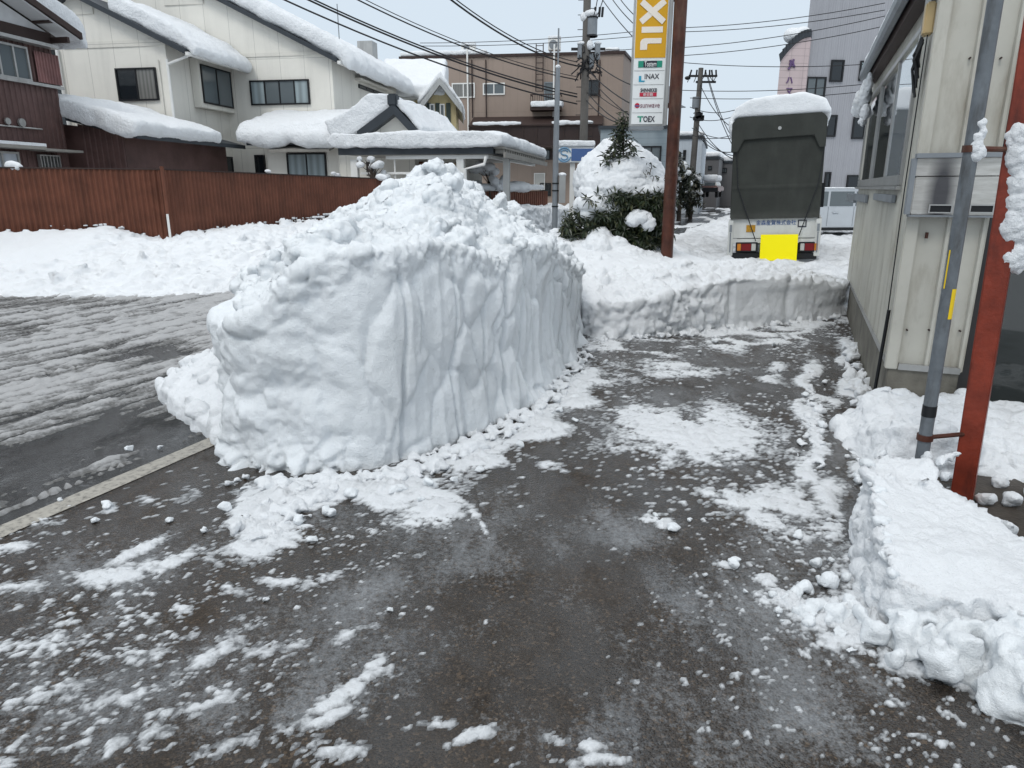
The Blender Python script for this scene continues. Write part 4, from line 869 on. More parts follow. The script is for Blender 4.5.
# ================================================================== carport
CP = Fr(P(490,150,20.), -R(11)); CP.o.z = 0
cx = lambda px, py, y=0.: CP.at(px, py, y)
car = thing('carport', CP, 'white-posted carport with a thick slab of snow on its dark-edged roof', 'carport')
x0, _ = cx(338,150); zt = cx(430,148)[1]; zb = cx(430,153.5)[1]
mb = MB(); mb.box(x0,0,0,.08,zb-.02,zt+.02).box(-.001,.08,0,8,zb-.02,zt+.02).build('fascia', M['slate'], car)
mb = MB(); mb.box(x0,-.02,.09,8,zt-.14,zt-.04); mb.build('roof_deck', M['rafter'], car)
mb = MB(); 
for k in range(22): mb.box(.1,.34,.2+k*.36,.32+k*.36,zb-.0,zt+.0)
mb.box(.085,.36,.05,8,zt-.03,zt+.03); mb.box(.36,.42,.05,8,zb-.12,zb+.02); mb.build('rafter', M['rafter'], car)
bz = cx(430,158)[1]; mb = MB(); mb.box(cx(384,156)[0],-.08,.12,.28,bz-.02,zb-.04); mb.box(-.2,-.05,.3,8,bz,zb-.04); mb.build('beam', M['white'], car)
for pxx, w_, yy in ((354,.2,.15),(460,.2,.15)):
    q = cx(pxx,170,yy)[0]; MB().box(q-w_/2,q+w_/2,yy,yy+.16,0,bz-.02).build('post', M['white'], car)
q = CP.atx(506,180,.15); MB().box(.08,.26,q[0]-.09,q[0]+.09,0,zb-.05).build('post', M['alu'], car)
rz_ = cx(400,173)[1]; mb = MB(); mb.box(cx(358,170)[0],cx(457,170)[0],.17,.22,rz_-.03,rz_+.03); 
for pxx in (392,427,440): q = cx(pxx,170)[0]; mb.box(q-.02,q+.02,.225,.26,0,bz-.02)
mb.build('screen_frame', M['white'], car)
mb = MB(); e_ = cx(482,157)[0]; mb.tube([(-.1,-.06,bz+.02),(-.14,-.1,bz-.18),(cx(466,170)[0],-.1,bz-.3),(cx(465,170)[0],-.1,.0)],.05); mb.build('downpipe', M['white'], car, smooth=True)
zs = cx(430,137,.5)[1]
mb = MB(); mb.prism([(x0-.1,zt+.03),(x0-.32,zt+.2),(x0-.1,zs+.1),(0.0,zs+.1),(.38,zt+.35),(.42,zt+.05),(.1,zt+.03)],-.12,7.8)
sculpt('snow_cover', mb, .06, 7, rsd, M['snow_far'], car)
# parked dark car under the carport, seen over the fence
pc = Fr(CP.W((cx(368,170)[0]-1.2, 4.2, 0)), -R(11)+R(90)*0)
# ================================================================== brown corrugated fence, two runs meeting at a post
def fence(A, B, zA, zB, label, group=None):
    d = (B-A); L = Vector((d.x,d.y)).length; fr = Fr((A.x,A.y,0), math.atan2(d.y, d.x)); t = thing('corrugated_fence', fr, label, 'fence', group)
    top = lambda x: zA+(zB-zA)*x/L; corr(0, L, 0., top, .088, .03, 0, 'sin').build('corrugated_sheet', M['fence_brown'], t, smooth=True)
    mb = MB(); mb.prism([(0,zA),(L,zB),(L,zB+.025),(0,zA+.025)],-.035,.03); mb.build('top_rail', M['brown_trim'], t)
    k = 0
    while k < L:
        MB().box(k,k+.06,.035,.1,0,top(k)).build('post', M['brown_trim'], t); k += 2.
    return t, fr, L
Kp = Vector((K.x,K.y,0)); Lp = L0+(L0-K)*1.5; Lp.z = 0
ft, f1fr, L1 = fence(Lp, Kp, L0.z+.0, K.z, 'brown corrugated fence run on the left in front of the dark red house')
ft2, f2fr, L2 = fence(Kp, Vector((E.x,E.y,0)), K.z, E.z, 'brown corrugated fence run receding right towards the carport')
mb = MB(); mb.tube([(L1+.0,-.08,0),(L1,-.08,K.z+.06)],.035); mb.build('post', M['fence_brown'], ft, smooth=True)
mb = MB(); mb.box(L1-.02,L1+.02,-.125,-.112,P(163,240,13.2).z,P(163,214,13.2).z); mb.build('reflector_strip', M['white'], ft)
for (pxx, pyy, yy, s, lb) in ((13,167,12.75,.1,'cap of snow on the left part of the brown fence top'),(268,172,15.7,.045,'small snow cap on the receding fence in front of the cream house'),(381,178,18.6,.1,'snow cap near the right end of the brown fence')):
    q = P(pxx, pyy, yy); mb = MB(); mb.add(*blob((0,0,0),(s*1.5,s*.8,s*.8))); mb.add(*blob((s*.7,0,-.02),(s,s*.7,s*.6)))
    ob = sculpt('snow_clump', mb, .02, 3, snowdisp(.02,6,.01,12), M['snow'], None); ob.location = (q.x,q.y,q.z+.02); tag(ob, lb, 'snow clump')
# ================================================================== dark red-brown house at the far left
HB = Fr(P(62,120,20.), -R(10)); HB.o.z = 0      # origin: far corner of the long wall; wall lies in x=0, runs to -y
bh = thing('house', HB, 'old dark red-brown house of corrugated sheet with white plaster gable at the left edge', 'house')
bx = lambda px, py: HB.atx(px, py, 0.)
zpl = bx(55,40)[1]; zwt = bx(40,22)[1]
yN = -9.
mb = MB(); mb.box(-6,-.02,yN,0,0,zpl); mb.build('wall', M['brown_sheet'], bh)
# sheet ribs on the street wall
zt_top = bx(58,52)[1]
cm = corr(0, -yN, 0., zpl-.25, .16, .025, 0, 'trap'); cm.xf(Matrix.Rotation(R(90),4,'Z')); cm.xf(Matrix.Translation((.0,yN,0))); cm.build('corrugated_sheet', M['brown_sheet'], bh)
rz2 = HB.atx(82,33,.55); 
# gable on the street side: plaster triangle, roof falls towards the far side
zee = HB.atx(82,33,.6)[1]; yee = HB.atx(82,33,.6)[0]; zuu = HB.atx(36,0,.6)[1]; yuu = HB.atx(36,0,.6)[0]; slb = (zuu-zee)/(yee-yuu)
yrid = yuu-1.6; zrid = zee+slb*(yee-yrid)
mb = MB(); mb.prism([(2*yrid,zpl+.01),(0,zpl+.01),(0,zee+slb*yee-.25),(yrid,zrid-.25),(2*yrid,zee+slb*yee-.25)],-5,-.01,'x'); mb.build('gable_wall', M['plaster'], bh)
mb = MB(); mb.box(-.005,.05,yN,.03,zpl-.22,zpl+.12); mb.build('belt_course', M['brown_trim'], bh)
mb = MB(); mb.prism([(yee,zee-.16),(yee,zee),(yrid,zrid),(2*yrid-yee,zee),(2*yrid-yee,zee-.16),(yrid,zrid-.16)],-5.2,.6,'x'); rb_ = mb.build('roof', M['brown_trim'], bh)
mb = MB(); a_ = HB.atx(56,24,.3); mb.box(.0,.5,a_[0]-.45,a_[0]-.3,a_[1]-.05,a_[1]+.12).build('purlin', M['brown_trim'], rb_); mb = MB(); mb.box(.0,.55,yee-.5,yee-.42,zee-.32,zee-.18); mb.build('purlin', M['brown_trim'], rb_); mb = MB(); mb.prism([(yee-.02,zee-.2),(yee-.02,zee-.165),(yrid,zrid-.165),(yrid,zrid-.2)],.0,.53,'x'); mb.build('soffit', M['plaster'], rb_)
mb = MB(); mb.prism([(yee+.35,zee-.35),(yee+.4,zee+.1),(yee+.05,zee+.55),(yrid,zrid+.5),(yrid,zrid),(yee,zee+.0)],-5,.42,'x'); sculpt('snow_cover', mb, .07, 5, rsd, M['snow_far'], bh)
# windows on the street wall
def bwin(px0, py0, px1, py1, **k):
    a, z1 = bx(px0,py0); b, z0 = bx(px1,py1); _, z0b = bx(px0,py1); return sidewin(bh, .03, a, b, (z0+z0)/2, (z1+bx(px1,py0)[1])/2, out=.06, **k)
bwin(-22,43,30,82, panes=3, fm='alu', gm='glass_grey')
a, z1 = bx(31,50); b, z0 = bx(60,86); z1 = bx(60,57)[1]
cm = corr(0, b-a, z0, z1, .1, .02, 0, 'trap'); cm.xf(Matrix.Rotation(R(90),4,'Z')); cm.xf(Matrix.Translation((.07,a,0))); cm.build('shutter_box', paint('shutter_red', (.2,.1,.095), .5, var=.3, scale=1.5), bh)
mb = MB(); mb.box(.03,.3,yN,-.05,z1+.12,z1+.2); mb.build('window_hood', M['alu'], bh)
mb = MB(); mb.box(.03,.12,yN,b,z0-.1,z0-.03); mb.build('sill', M['alu'], bh)
a, z1 = bx(-20,150); b, z0 = bx(19,170); sidewin(bh, .03, a, b, .9, z1, panes=2, fm='alu', gm='glass_white', out=.06)
mb = MB(); a, z1 = bx(28,148); mb.box(.03,.55,yN,a,z1-.05,z1+.03); mb.build('window_hood', M['rafter'], bh)
mb = MB(); mb.box(.1,.55,yN,a,z1+.03,z1+.1); mb.build('snow_cover', M['snow_far'], bh)
a, z1 = bx(45,155); b, z0 = bx(58,170); sidewin(bh, .03, a-.3, b, .9, z1, panes=6, fm='alu', gm='glass', out=.1, fw=.03)
mb = MB(); mb.box(.03,.5,a-.5,0,z1+.08,z1+.14); mb.build('window_hood', M['rafter'], bh)
a, z1 = bx(22,123); mb = MB(); MB().tube([(.06,a-.1,z1),(.12,a-.1,z1)],.1,12).build('vent_cap', M['alu'], bh); mb.tube([(.06,a-.5,z1),(.1,a-.5,z1)],.08,12).build('vent_cap', M['alu'], bh)
a2, z2 = bx(-5,125); b2, z3 = bx(40,128); mb = MB(); mb.tube([(.06,a2,z2),(.06,b2,z2)],.02,6); mb.build('conduit', M['alu'], bh)
# annex facing the camera with its lean-to roof under snow
ya = .5; xa0 = .02; xa1 = HB.at(125,150,ya)[0]; zax = HB.at(125,133,ya)[1]; zal = HB.at(66,124,ya)[1]
mb = corr(xa0, xa1, 0., lambda x: zal+(zax-zal)*(x-xa0)/(xa1-xa0), .16, .025, ya, 'trap'); mb.build('annex_sheet', M['brown_sheet'], bh)
mb = MB(); mb.prism([(xa0-.5,0),(xa1-.01,0),(xa1-.01,zax),(xa0-.5,zal)],ya+.03,ya+5); mb.build('annex_wall', M['brown_sheet'], bh)
xE, zE = HB.at(146,134,ya-.3); mb = MB(); mb.prism([(xa0,zal+.05),(xa0,zal+.2),(xE-.2,zE+.0),(xE-.2,zE-.12)],ya-.4,ya+5); mb.build('annex_roof', M['slate'], bh)
t0 = HB.at(62,96,ya+.5)[1]; t1 = HB.at(100,106,ya+.5); t2 = HB.at(135,115,ya+.5)
mb = MB(); mb.prism([(xa0-.3,zal+.2),(xa0-.3,t0),(t1[0],t1[1]),(t2[0],t2[1]),(HB.at(150,122,ya)[0],HB.at(150,124,ya)[1]),(HB.at(148,136,ya)[0],HB.at(148,136,ya)[1]),(xE-.5,zE-.05)],ya-.55,ya+3.5); sculpt('snow_cover', mb, .07, 5, rsd, M['snow_far'], bh)
# dark window strip between the two houses
mb = MB(); a_ = hx(60,58,.6); b_ = hx(74,96,.6); mb.box(a_[0]-.6,b_[0]+.1,.6,.7,b_[1]-1.,a_[1]); mb.build('glazed_link', M['glass'], house)
mb = MB(); mb.box(a_[0]-.6,b_[0]+.1,.54,.6,a_[1]-.12,a_[1]); mb.box(a_[0]-.6,b_[0]+.1,.54,.6,(a_[1]+b_[1])/2-.05,(a_[1]+b_[1])/2+.05); mb.build('glazed_link_frame', M['brown_trim'], house)
# ================================================================== yellow house
HY = Fr(P(440,150,34.), R(3)); HY.o.z = 0
yh = thing('house', HY, 'ochre yellow house with white-trimmed gable and dark green shutters', 'house'); yx = lambda px,py,y=0.: HY.at(px,py,y)
ax, az = yx(440,79); lx, lz = yx(424,96); rx, rz = yx(462,107); sly = (az-rz)/(rx-ax)
wl_ = yx(423,120)[0]; wr_ = yx(456,120)[0]
mb = MB(); mb.prism([(wl_-.0,0),(wr_,0),(wr_,az-sly*(wr_-ax)-.2),(ax,az-.2),(wl_,az-sly*(ax-wl_)-.2)],0,6); mb.box(yx(398,120)[0],wl_,1.4,6,0,yx(410,97,1.4)[1]); mb.build('wall', M['yellow_wall'], yh)
mb = MB(); mb.prism([(2*ax-rx,rz-.3),(2*ax-rx,rz),(ax,az),(rx,rz),(rx,rz-.3),(ax,az-.3)],-.5,6); rfy = mb.build('roof', M['alu'], yh)
mb = MB(); xl_ = yx(385,97,1)[0]; zl_ = yx(400,97,.6)[1]; mb.prism([(.3,zl_-.1),(.3,zl_+.05),(5,az+.2),(5,az)],xl_,ax-.2,'x'); mb.build('side_roof', M['alu'], yh)
mb = MB(); mb.prism([(rx+.05,rz-.1),(rx+.08,rz+.12),(ax,az+.28),(2*ax-rx-.1,rz+.2),(2*ax-rx-.1,rz),(ax,az+.0)],-.2,6)
tz = yx(400,60,3)[1]; mb.prism([(.0,zl_+.0),(.0,zl_+.45),(3.2,tz+.1),(6,tz),(6,zl_)],xl_-.2,ax+.2,'x'); sculpt('snow_cover', mb, .09, 6, rsd, M['snow_far'], yh)
for (p0, p1) in ((430,435),(440,445)):
    winpx(HY, yh, 0, p0,104,p1,131, panes=1, fm='white', gm='glass_grey', bars=1)
for p in (426.5,435.5,446.):
    a_ = yx(p,104)[0]; MB().box(a_,a_+.2,-.06,-.01,yx(p,131)[1],yx(p,103)[1]).build('shutter', paint('shutter_green', (.03,.045,.04), .5), yh)
mb = MB(); mb.tube([(wl_+.0,-.1,yx(421,98)[1]),(wl_-.1,-.1,0)],.06); mb.build('downpipe', M['white'], yh)
# ================================================================== brown three-storey building
BB = Fr(P(620,150,50.), -R(8)); BB.o.z = 0
bb = thing('building', BB, 'brown flat-roofed three-storey building with air conditioners on its roof edge', 'building'); bq = lambda px,py,y=0.: BB.at(px,py,y)
zt = bq(620,54)[1]; xl_ = bq(400,60)[0]
MB().prism([(xl_,0),(0,0),(2.4,14),(xl_,14)],0,zt,'z').build('wall', M['brown_wall'], bb)
MB().prism([(xl_-.05,-.1),(.1,-.1),(2.5,14),(2.2,14),(-.1,.2),(xl_-.05,.2)],zt+.005,zt+.18,'z').build('parapet_cap', M['brown_trim'], bb)
mb = MB(); mb.box(xl_,bq(486,56)[0],.1,2,zt+.19,zt+.5); mb.box(bq(604,56)[0],-.3,.1,1.2,zt+.19,zt+.45); sculpt('snow_cover', mb, .12, 4, rsd, M['snow_far'], bb)
winpx(BB, bb, 0, 452,83,475,98, fm='white', gm='glass_curtain', fw=.08); winpx(BB, bb, 0, 483,83,505,95, fm='white', gm='glass_grey', fw=.08)
winpx(BB, bb, 0, 583,80,600,95, fm='black', gm='glass', fw=.08, sill=True); 
dw = winpx(BB, bb, 0, 544,82,555,105, panes=1, fm='grey_metal', gm='glass_grey', fw=.08, name='balcony_door')
# balcony
a_, z0 = bq(532,112); b_, z1 = bq(562,105); zt2 = bq(545,96)[1]
mb = MB(); mb.box(a_,b_,-1.2,-.01,z0,z0+.2); mb.box(a_,b_,-1.15,-1.1,zt2-.06,zt2); 
k = a_
while k < b_: mb.box(k,k+.03,-1.15,-1.1,z0+.2,zt2-.06); k += .15
mb.box(a_,a_+.05,-1.09,-.02,zt2-.06,zt2); mb.box(b_-.05,b_,-1.09,-.02,zt2-.06,zt2); mb.build('balcony', M['brown_trim'], bb)
mb = MB(); mb.box(a_+.05,b_+.1,-1.3,-.3,z0+.22,z0+.55); sculpt('snow_cover', mb, .08, 4, rsd, M['snow_far'], bb)
# ladder
a_, b_ = bq(536,60)[0], bq(543,60)[0]; z0 = bq(540,92)[1]; z1 = bq(540,44)[1]; mb = MB(); mb.box(a_,a_+.06,-.25,-.2,z0,z1).box(b_,b_+.06,-.25,-.2,z0,z1)
k = z0
while k < z1: mb.box(a_+.06,b_,-.24,-.21,k,k+.04); k += .35
mb.build('ladder', M['brown_trim'], bb)
# lower dark canopy band with glazed strip
a_, z1 = bq(474,118); b_, z0 = bq(603,128); z2 = bq(540,147)[1]
mb = MB(); mb.prism([(-2.,z0),(-2.05,z0+.1),(-.01,z1+.05),(-.01,z0)],a_,b_,'x'); mb.build('canopy_roof', M['brown_trim'], bb)
mb = MB(); mb.box(a_,b_,-1.9,-1.8,z2,z0-.02); mb.box(b_-.1,b_,-1.79,-.01,z2,z0-.02); mb.build('balcony_screen', paint('screen_brown', (.035,.022,.02), .4), bb)
mb = MB(); k = a_
while k < b_: mb.box(k,k+.07,-1.96,-1.91,z2,z0-.03); k += .9
mb.box(a_,b_,-1.96,-1.91,z2-.12,z2-.01); mb.build('balcony_frame', M['brown_trim'], bb)
for (p0,p1) in ((477,526),(556,598)):
    mb = MB(); mb.box(bq(p0,0)[0],bq(p1,0)[0],-2.2,-1.99,z0+.1,z0+.3); sculpt('snow_cover', mb, .06, 3, rsd, M['snow_far'], bb)
mb = MB(); mb.box(bq(457,0)[0],bq(560,0)[0],-.3,-.01,bq(500,160)[1],z2-.3); mb.build('shopfront_band', paint('band', (.05,.035,.03), .5), bb)
for (p0,p1) in ((478,492),(500,520),(525,550)): winpx(BB, bb, -.31, p0,150,p1,160, panes=2, gm='glass_grey')
for (p0,p1) in ((520,529),(540,551)): winpx(BB, bb, 0, p0,183,p1,196, panes=2, gm='glass')
for p in (472,486,558,600): MB().tube([(bq(p,60)[0],-.1,bq(p,60)[1]),(bq(p,60)[0],-.1,bq(p,118)[1])],.04).build('downpipe', M['brown_trim'], bb)
winpx(BB, bb, 0, 534,173,545,190, panes=1, fm='white', gm='clear')
# air conditioners on the roof
def aircon(px0,py0,px1,py1,label):
    fr = Fr(BB.W((bq(px0,py1,.6)[0],.6,zt+.2)), BB.rot); w_ = bq(px1,py1,.6)[0]-bq(px0,py1,.6)[0]; h_ = bq(px0,py0,.6)[1]-bq(px0,py1,.6)[1]+.2
    t = thing('air_conditioner', fr, label, 'air conditioner', 'air conditioners on the roof edge')
    MB().box(0,w_,0,.6,.25,h_).build('casing', M['white'], t, bevel=.03)
    MB().disc((w_*.42,(h_+.25)/2),h_*.3,-.03,-.001).build('fan_grille', M['grey_metal'], t)
    MB().box(.1,.2,.05,.55,-.1,.25).box(w_-.2,w_-.1,.05,.55,-.1,.25).build('foot', M['grey_metal'], t)
    mb = MB(); mb.box(-.02,w_+.02,-.02,.6,h_+.005,h_+.2); sculpt('snow_cover', mb, .04, 3, snowdisp(.02,2,.01,8), M['snow_far'], t)
    MB().tube([(w_*.6,-.7,h_*.5),(w_*.6,-.75,-.5),(w_*.6,-.75,-5)],.06).build('pipe', M['white'], t)
aircon(461,49,475,57,'white air conditioner with a snow cap on the left of the brown roof'); aircon(548,42,560,54,'white air conditioner on the brown roof beside the wall ladder')
# ================================================================== slatted brown fence behind the carport
q0 = P(478,190,23.5); q1 = P(548,190,27.); d = q1-q0; SF = Fr((q0.x,q0.y,0), math.atan2(d.y,d.x)); L_ = Vector((d.x,d.y)).length
sf = thing('slatted_fence', SF, 'low brown slatted fence with snow along its top, right of the carport post', 'fence')
zt = P(500,190,24.5).z; mb = MB(); k = 0
while k < L_: mb.box(k,k+.09,0,.03,.1,zt-.05); k += .13
mb.build('slat_panel', M['fence_brown'], sf); MB().box(0,L_,.035,.1,zt-.12,zt-.04).box(0,L_,.035,.1,.3,.38).build('rail', M['brown_trim'], sf)
for k in (0,L_*.5,L_-.1): MB().box(k,k+.1,.11,.2,0,zt).build('post', M['brown_trim'], sf)
mb = MB(); mb.box(-.2,L_*.9,-.12,.3,zt+.0,zt+.18); mb.add(*blob((L_*.6,.1,zt+.1),(.7,.3,.2))); sculpt('snow_cover', mb, .05, 3, rsd, M['snow_far'], sf)
# ================================================================== clinic sign on its post
q = P(573,190,24.); CS = Fr((q.x,q.y,0), -R(4)); cs = thing('clinic_sign', CS, 'white and blue box sign with a blue swirl, snow on top, behind the concrete pole', 'sign'); cq = lambda px,py,y=0.: CS.at(px,py,y)
a_, z1 = cq(557,147); b_, z0 = cq(594,162.5); MB().box(a_,b_,0,.35,z0,z1).build('sign_box', M['sign_white'], cs, bevel=.02)
MB().box(cq(571.5,150)[0],b_-.02,-.012,-.002,z0+.05,z1-.05).build('blue_field', M['sign_navy'], cs)
c_, zc_ = cq(564.3,154.8); mb = MB()
for (s0, s1, rr) in ((20,170,.215),(200,350,.215)):
    mb.tube([(c_+rr*math.cos(R(a)),-.016,zc_+rr*math.sin(R(a))) for a in range(s0,s1,12)],[.02+.012*math.sin(i/12.*3.1) for i in range(len(range(s0,s1,12)))],6)
mb.tube([(c_+.11*math.cos(R(a)),-.016,zc_+.075+.075*math.sin(R(a))) for a in range(10,270,20)]+[(c_+.11*math.cos(R(a)),-.016,zc_-.075+.075*math.sin(R(a))) for a in range(90,-171,-20)],.024,6)
mb.build('swirl_emblem', paint('emblem_blue', (.16,.3,.45), .4), cs)
MB().box(cq(570,170)[0],cq(575,170)[0],.12,.24,0,z0-.005).build('post', M['white'], cs); MB().box(cq(575.5,170)[0],cq(577.5,170)[0],.1,.26,.9,z0-.3).build('notice_strip', M['ink'], cs)
mb = MB(); mb.box(a_-.02,b_+.02,-.05,.4,z1+.005,z1+.2); sculpt('snow_cover', mb, .03, 4, snowdisp(.02,2,.01,8), M['snow_far'], cs)
# ================================================================== poles
def base(px, Y, z=0.): q = P(px, 200, Y); return Vector((q.x,q.y,z))
p0 = P(555,205,19.); lp = thing('street_lamp_pole', (p0.x,p0.y,0), 'slim grey steel pole with a grey box, in front of the brown building', 'pole')
zt = P(557,68,19.).z; MB().tube([(0,0,0),(0,0,2.6),(.02,0,zt)],[.075,.075,.055],12).build('shaft', M['grey_metal'], lp, smooth=True)
z0 = P(559,203,19.).z; z1 = P(559,176,19.).z; MB().box(.09,.26,-.12,.12,z0,z1).build('meter_box', M['alu'], lp, bevel=.01)
mb = MB(); mb.add(*blob((.175,0,z1+.03),(.11,.13,.06))); mb.add(*blob((.02,0,zt+.03),(.065,.065,.05))); mb.build('snow_cover', M['snow_far'], lp, smooth=True)
MB().tube([(.02,0,zt-.1),(.02,-.02,zt+.9)],.02).build('spike', M['grey_metal'], lp)
mb = MB(); 
for z in (z0-.1,z0+.3,z1-.2): mb.disc((0,0),.09,z,z+.03,12,'z')
mb.build('strap', M['black'], lp)
# concrete utility pole with transformer
up = thing('utility_pole', base(582,26.), 'concrete utility pole carrying a grey transformer and a tangle of cable boxes', 'utility pole'); uo = up.location; UF = Fr(tuple(uo),0)
MB().tube([(0,0,0),(0,0,12)],[.155,.11],14).build('shaft', M['concrete_pole'], up, smooth=True)
uq = lambda px,py: UF.at(px,py,0.)
a_, z1 = uq(586,17); b_, z0 = uq(597,37); mb = MB(); mb.disc(((a_+b_)/2,0),(b_-a_)/2,z0,z1,16,'z'); tr = mb.build('transformer', M['grey_metal'], up, smooth=True)
mb = MB(); mb.disc(((a_+b_)/2,0),(b_-a_)/2+.02,z1-.05,z1,16,'z'); mb.disc(((a_+b_)/2,0),(b_-a_)/2+.02,z0,z0+.05,16,'z'); mb.box(.1,a_,-.05,.05,z1-.3,z1-.2); mb.box(.1,a_,-.05,.05,z0+.1,z0+.2)
for x in (b_-.1,b_+.05,b_+.15): mb.tube([(x,0,z1),(x+.02,0,z1+.3)],.04)
mb.build('bushing', M['black'], tr)
mb = MB(); mb.add(*blob(((a_+b_)/2-.05,0,z1+.08),(.25,.25,.14))); mb.add(*blob((a_-.05,0,z1+.0),(.15,.15,.16))); mb.build('snow_cover', M['snow_far'], up, smooth=True)
rr = random.Random(4)
mb = MB(); z1 = uq(0,44)[1]; z0 = uq(0,70)[1]
for (x0_,x1_,za_,zb_) in ((-.28,-.14,z1-.45,z1),(.3,.48,z1-.5,z1-.02),(.12,.28,z1-.75,z1-.3)): MB().box(x0_,x1_,-.1,.1,za_,zb_).build('cable_box', M['grey_metal'], up, bevel=.02)
mb = MB()
for k in range(34):
    x = rr.uniform(-.25,.45); z = rr.uniform(z0,z1-.1); mb.tube([(x,rr.uniform(-.2,.2),z),(x+rr.uniform(-.15,.15),-.2,z-rr.uniform(.05,.2)),(x+rr.uniform(-.3,.3),rr.uniform(-.2,.2),z-rr.uniform(.1,.4))],.022,5)
mb.box(-.5,.65,-.05,.05,z1-.2,z1-.12); mb.build('cable_tangle', M['wire'], up)
mb = MB(); mb.add(*blob((-.15,0,z1+.02),(.16,.14,.07))); mb.add(*blob((.12,-.1,z1-.05),(.12,.12,.16))); mb.add(*blob((.4,0,z1+.02),(.13,.12,.06))); mb.build('snow_cover', M['snow_far'], up, smooth=True)
mb = MB(); z = 1.8
while z < 11.5: mb.tube([(-.3,0,z),(-.13,0,z)],.012,5); mb.tube([(.13,0,z+.2),(.3,0,z+.2)],.012,5); z += .45
mb.build('step_bolt', M['black'], up)
# far utility pole
u2 = thing('utility_pole', base(690,40.), 'far slim utility pole with crossarms on the right of the rusty post', 'utility pole'); U2 = Fr(tuple(u2.location),0); uq2 = lambda px,py: U2.at(px,py,0.)
zt = uq2(0,68)[1]; MB().tube([(0,0,0),(.12,0,zt)],[.19,.13],12).build('shaft', M['concrete_pole'], u2, smooth=True)
for pz, xa, xb in ((76,-.5,1.0),(82,-.1,.95)): z = uq2(0,pz)[1]; MB().box(xa,xb,-.05,.05,z-.05,z+.05).build('crossarm', M['wire'], u2)
mb = MB()
for x in (-.45,-.1,.35,.6,.75,.95): z = uq2(0,76)[1]; mb.tube([(x,0,z),(x+rr.uniform(-.1,.1),0,z+.3)],.045,6); mb.tube([(x,0,z),(x+rr.uniform(-.3,.3),.1,z-.3)],.02,5)
mb.add(*blob((-.55,0,uq2(0,78)[1]),(.16,.1,.1))); mb.build('insulator', M['black'], u2)
a_, z1 = uq2(693,97); b_, z0 = uq2(699,108); MB().disc(((a_+b_)/2,0),.2,z0,z1,12,'z').build('transformer', M['grey_metal'], u2, smooth=True)
mb = MB(); z0 = uq2(0,122)[1]; z1 = uq2(0,112)[1]
for k in range(12): mb.box(*sorted((rr.uniform(-.1,.45),rr.uniform(-.1,.45))),-.15,.15,*sorted((rr.uniform(z0,z1),rr.uniform(z0,z1))))
mb.build('cable_box', M['wire'], u2)
# ================================================================== overhead wires
def wire(p, q, Yp, Yq, r=.012, sag=.0, label='thin black overhead wire crossing the pale sky', group='overhead wires'):
    a = P(*p, Yp); b = P(*q, Yq); n = 14; o_ = a.copy(); pts = []
    for i in range(n+1): t = i/n; v = a.lerp(b,t); v.z -= sag*4*t*(1-t); pts.append(v-o_)
    ob = MB().tube(pts, r, 5).build('overhead_wire', M['wire'], None); ob.location = o_; return tag(ob, label, 'wire', group)
def ext(p, q, t): return (p[0]+(q[0]-p[0])*t, p[1]+(q[1]-p[1])*t)
G1, l1 = 'cables sweeping down from upper left to the concrete pole', 'black cable sweeping down from the upper left to the concrete utility pole'
for (p,q,r) in (((278,-3),(577,104),.024),((300,-4),(577,97),.026),((306,-4),(577,94),.022),((350,-4),(578,80),.02),((354,-6),(578,77),.012),((446,-4),(577,66),.026),((450,-5),(577,62),.016)):
    wire(p,q,20.,26.,r,.25,l1,G1)
G2, l2 = 'cables running down right from the concrete pole', 'black cable running down right from the concrete pole behind the yellow sign'
for (p,q,r) in (((588,56),(640,88),.016),((588,70),(640,108),.018),((588,76),(648,128),.014),((587,92),(628,126),.016),((586,100),(622,124),.016),((590,88),(645,120),.012)): wire(p,q,26.,20.,r,.12,l2,G2)
G3, l3 = 'wires high above the utility pole', 'thin wire falling from the top edge towards the yellow sign'
for (p,q) in (((600,-4),(632,36)),((610,-4),(636,26)),((618,-4),(640,20)),((594,15),(598,-4)),((597,15),(604,-4))): wire(p,q,26.,22.,.014,.05,l3 if p[0]>598 else 'short wire rising from the transformer to the top edge', G3 if p[0]>598 else 'wires rising from the transformer')
for (p,q) in (((420,43),(640,31)),((420,46),(640,36)),((590,46),(640,48))): wire(p,q,30.,28.,.012,.1,'thin level wire crossing the sky behind the concrete pole','level wires behind the concrete pole')
for (p,q) in (((676,28),(885,3)),((676,32),(885,10)),((676,48),(885,16)),((676,56),(885,26)),((676,62),(885,63)),((676,90),(885,82)),((690,98),(885,89)),((690,107),(735,110)),((690,117),(735,116)),((692,128),(735,138)),((692,135),(735,134))): wire(p,q,24.,22.,.011,.12,'thin wire crossing the sky right of the rusty post','wires crossing the sky right of the rusty post')
for (p,q) in (((706,72),(735,150)),((708,76),(735,142)),((700,84),(733,128)),((695,118),(735,160)),((695,126),(735,156)),((697,134),(733,152))): wire(p,q,40.,34.,.02,.3,'wire hanging from the far pole down towards the truck','wires hanging from the far pole')
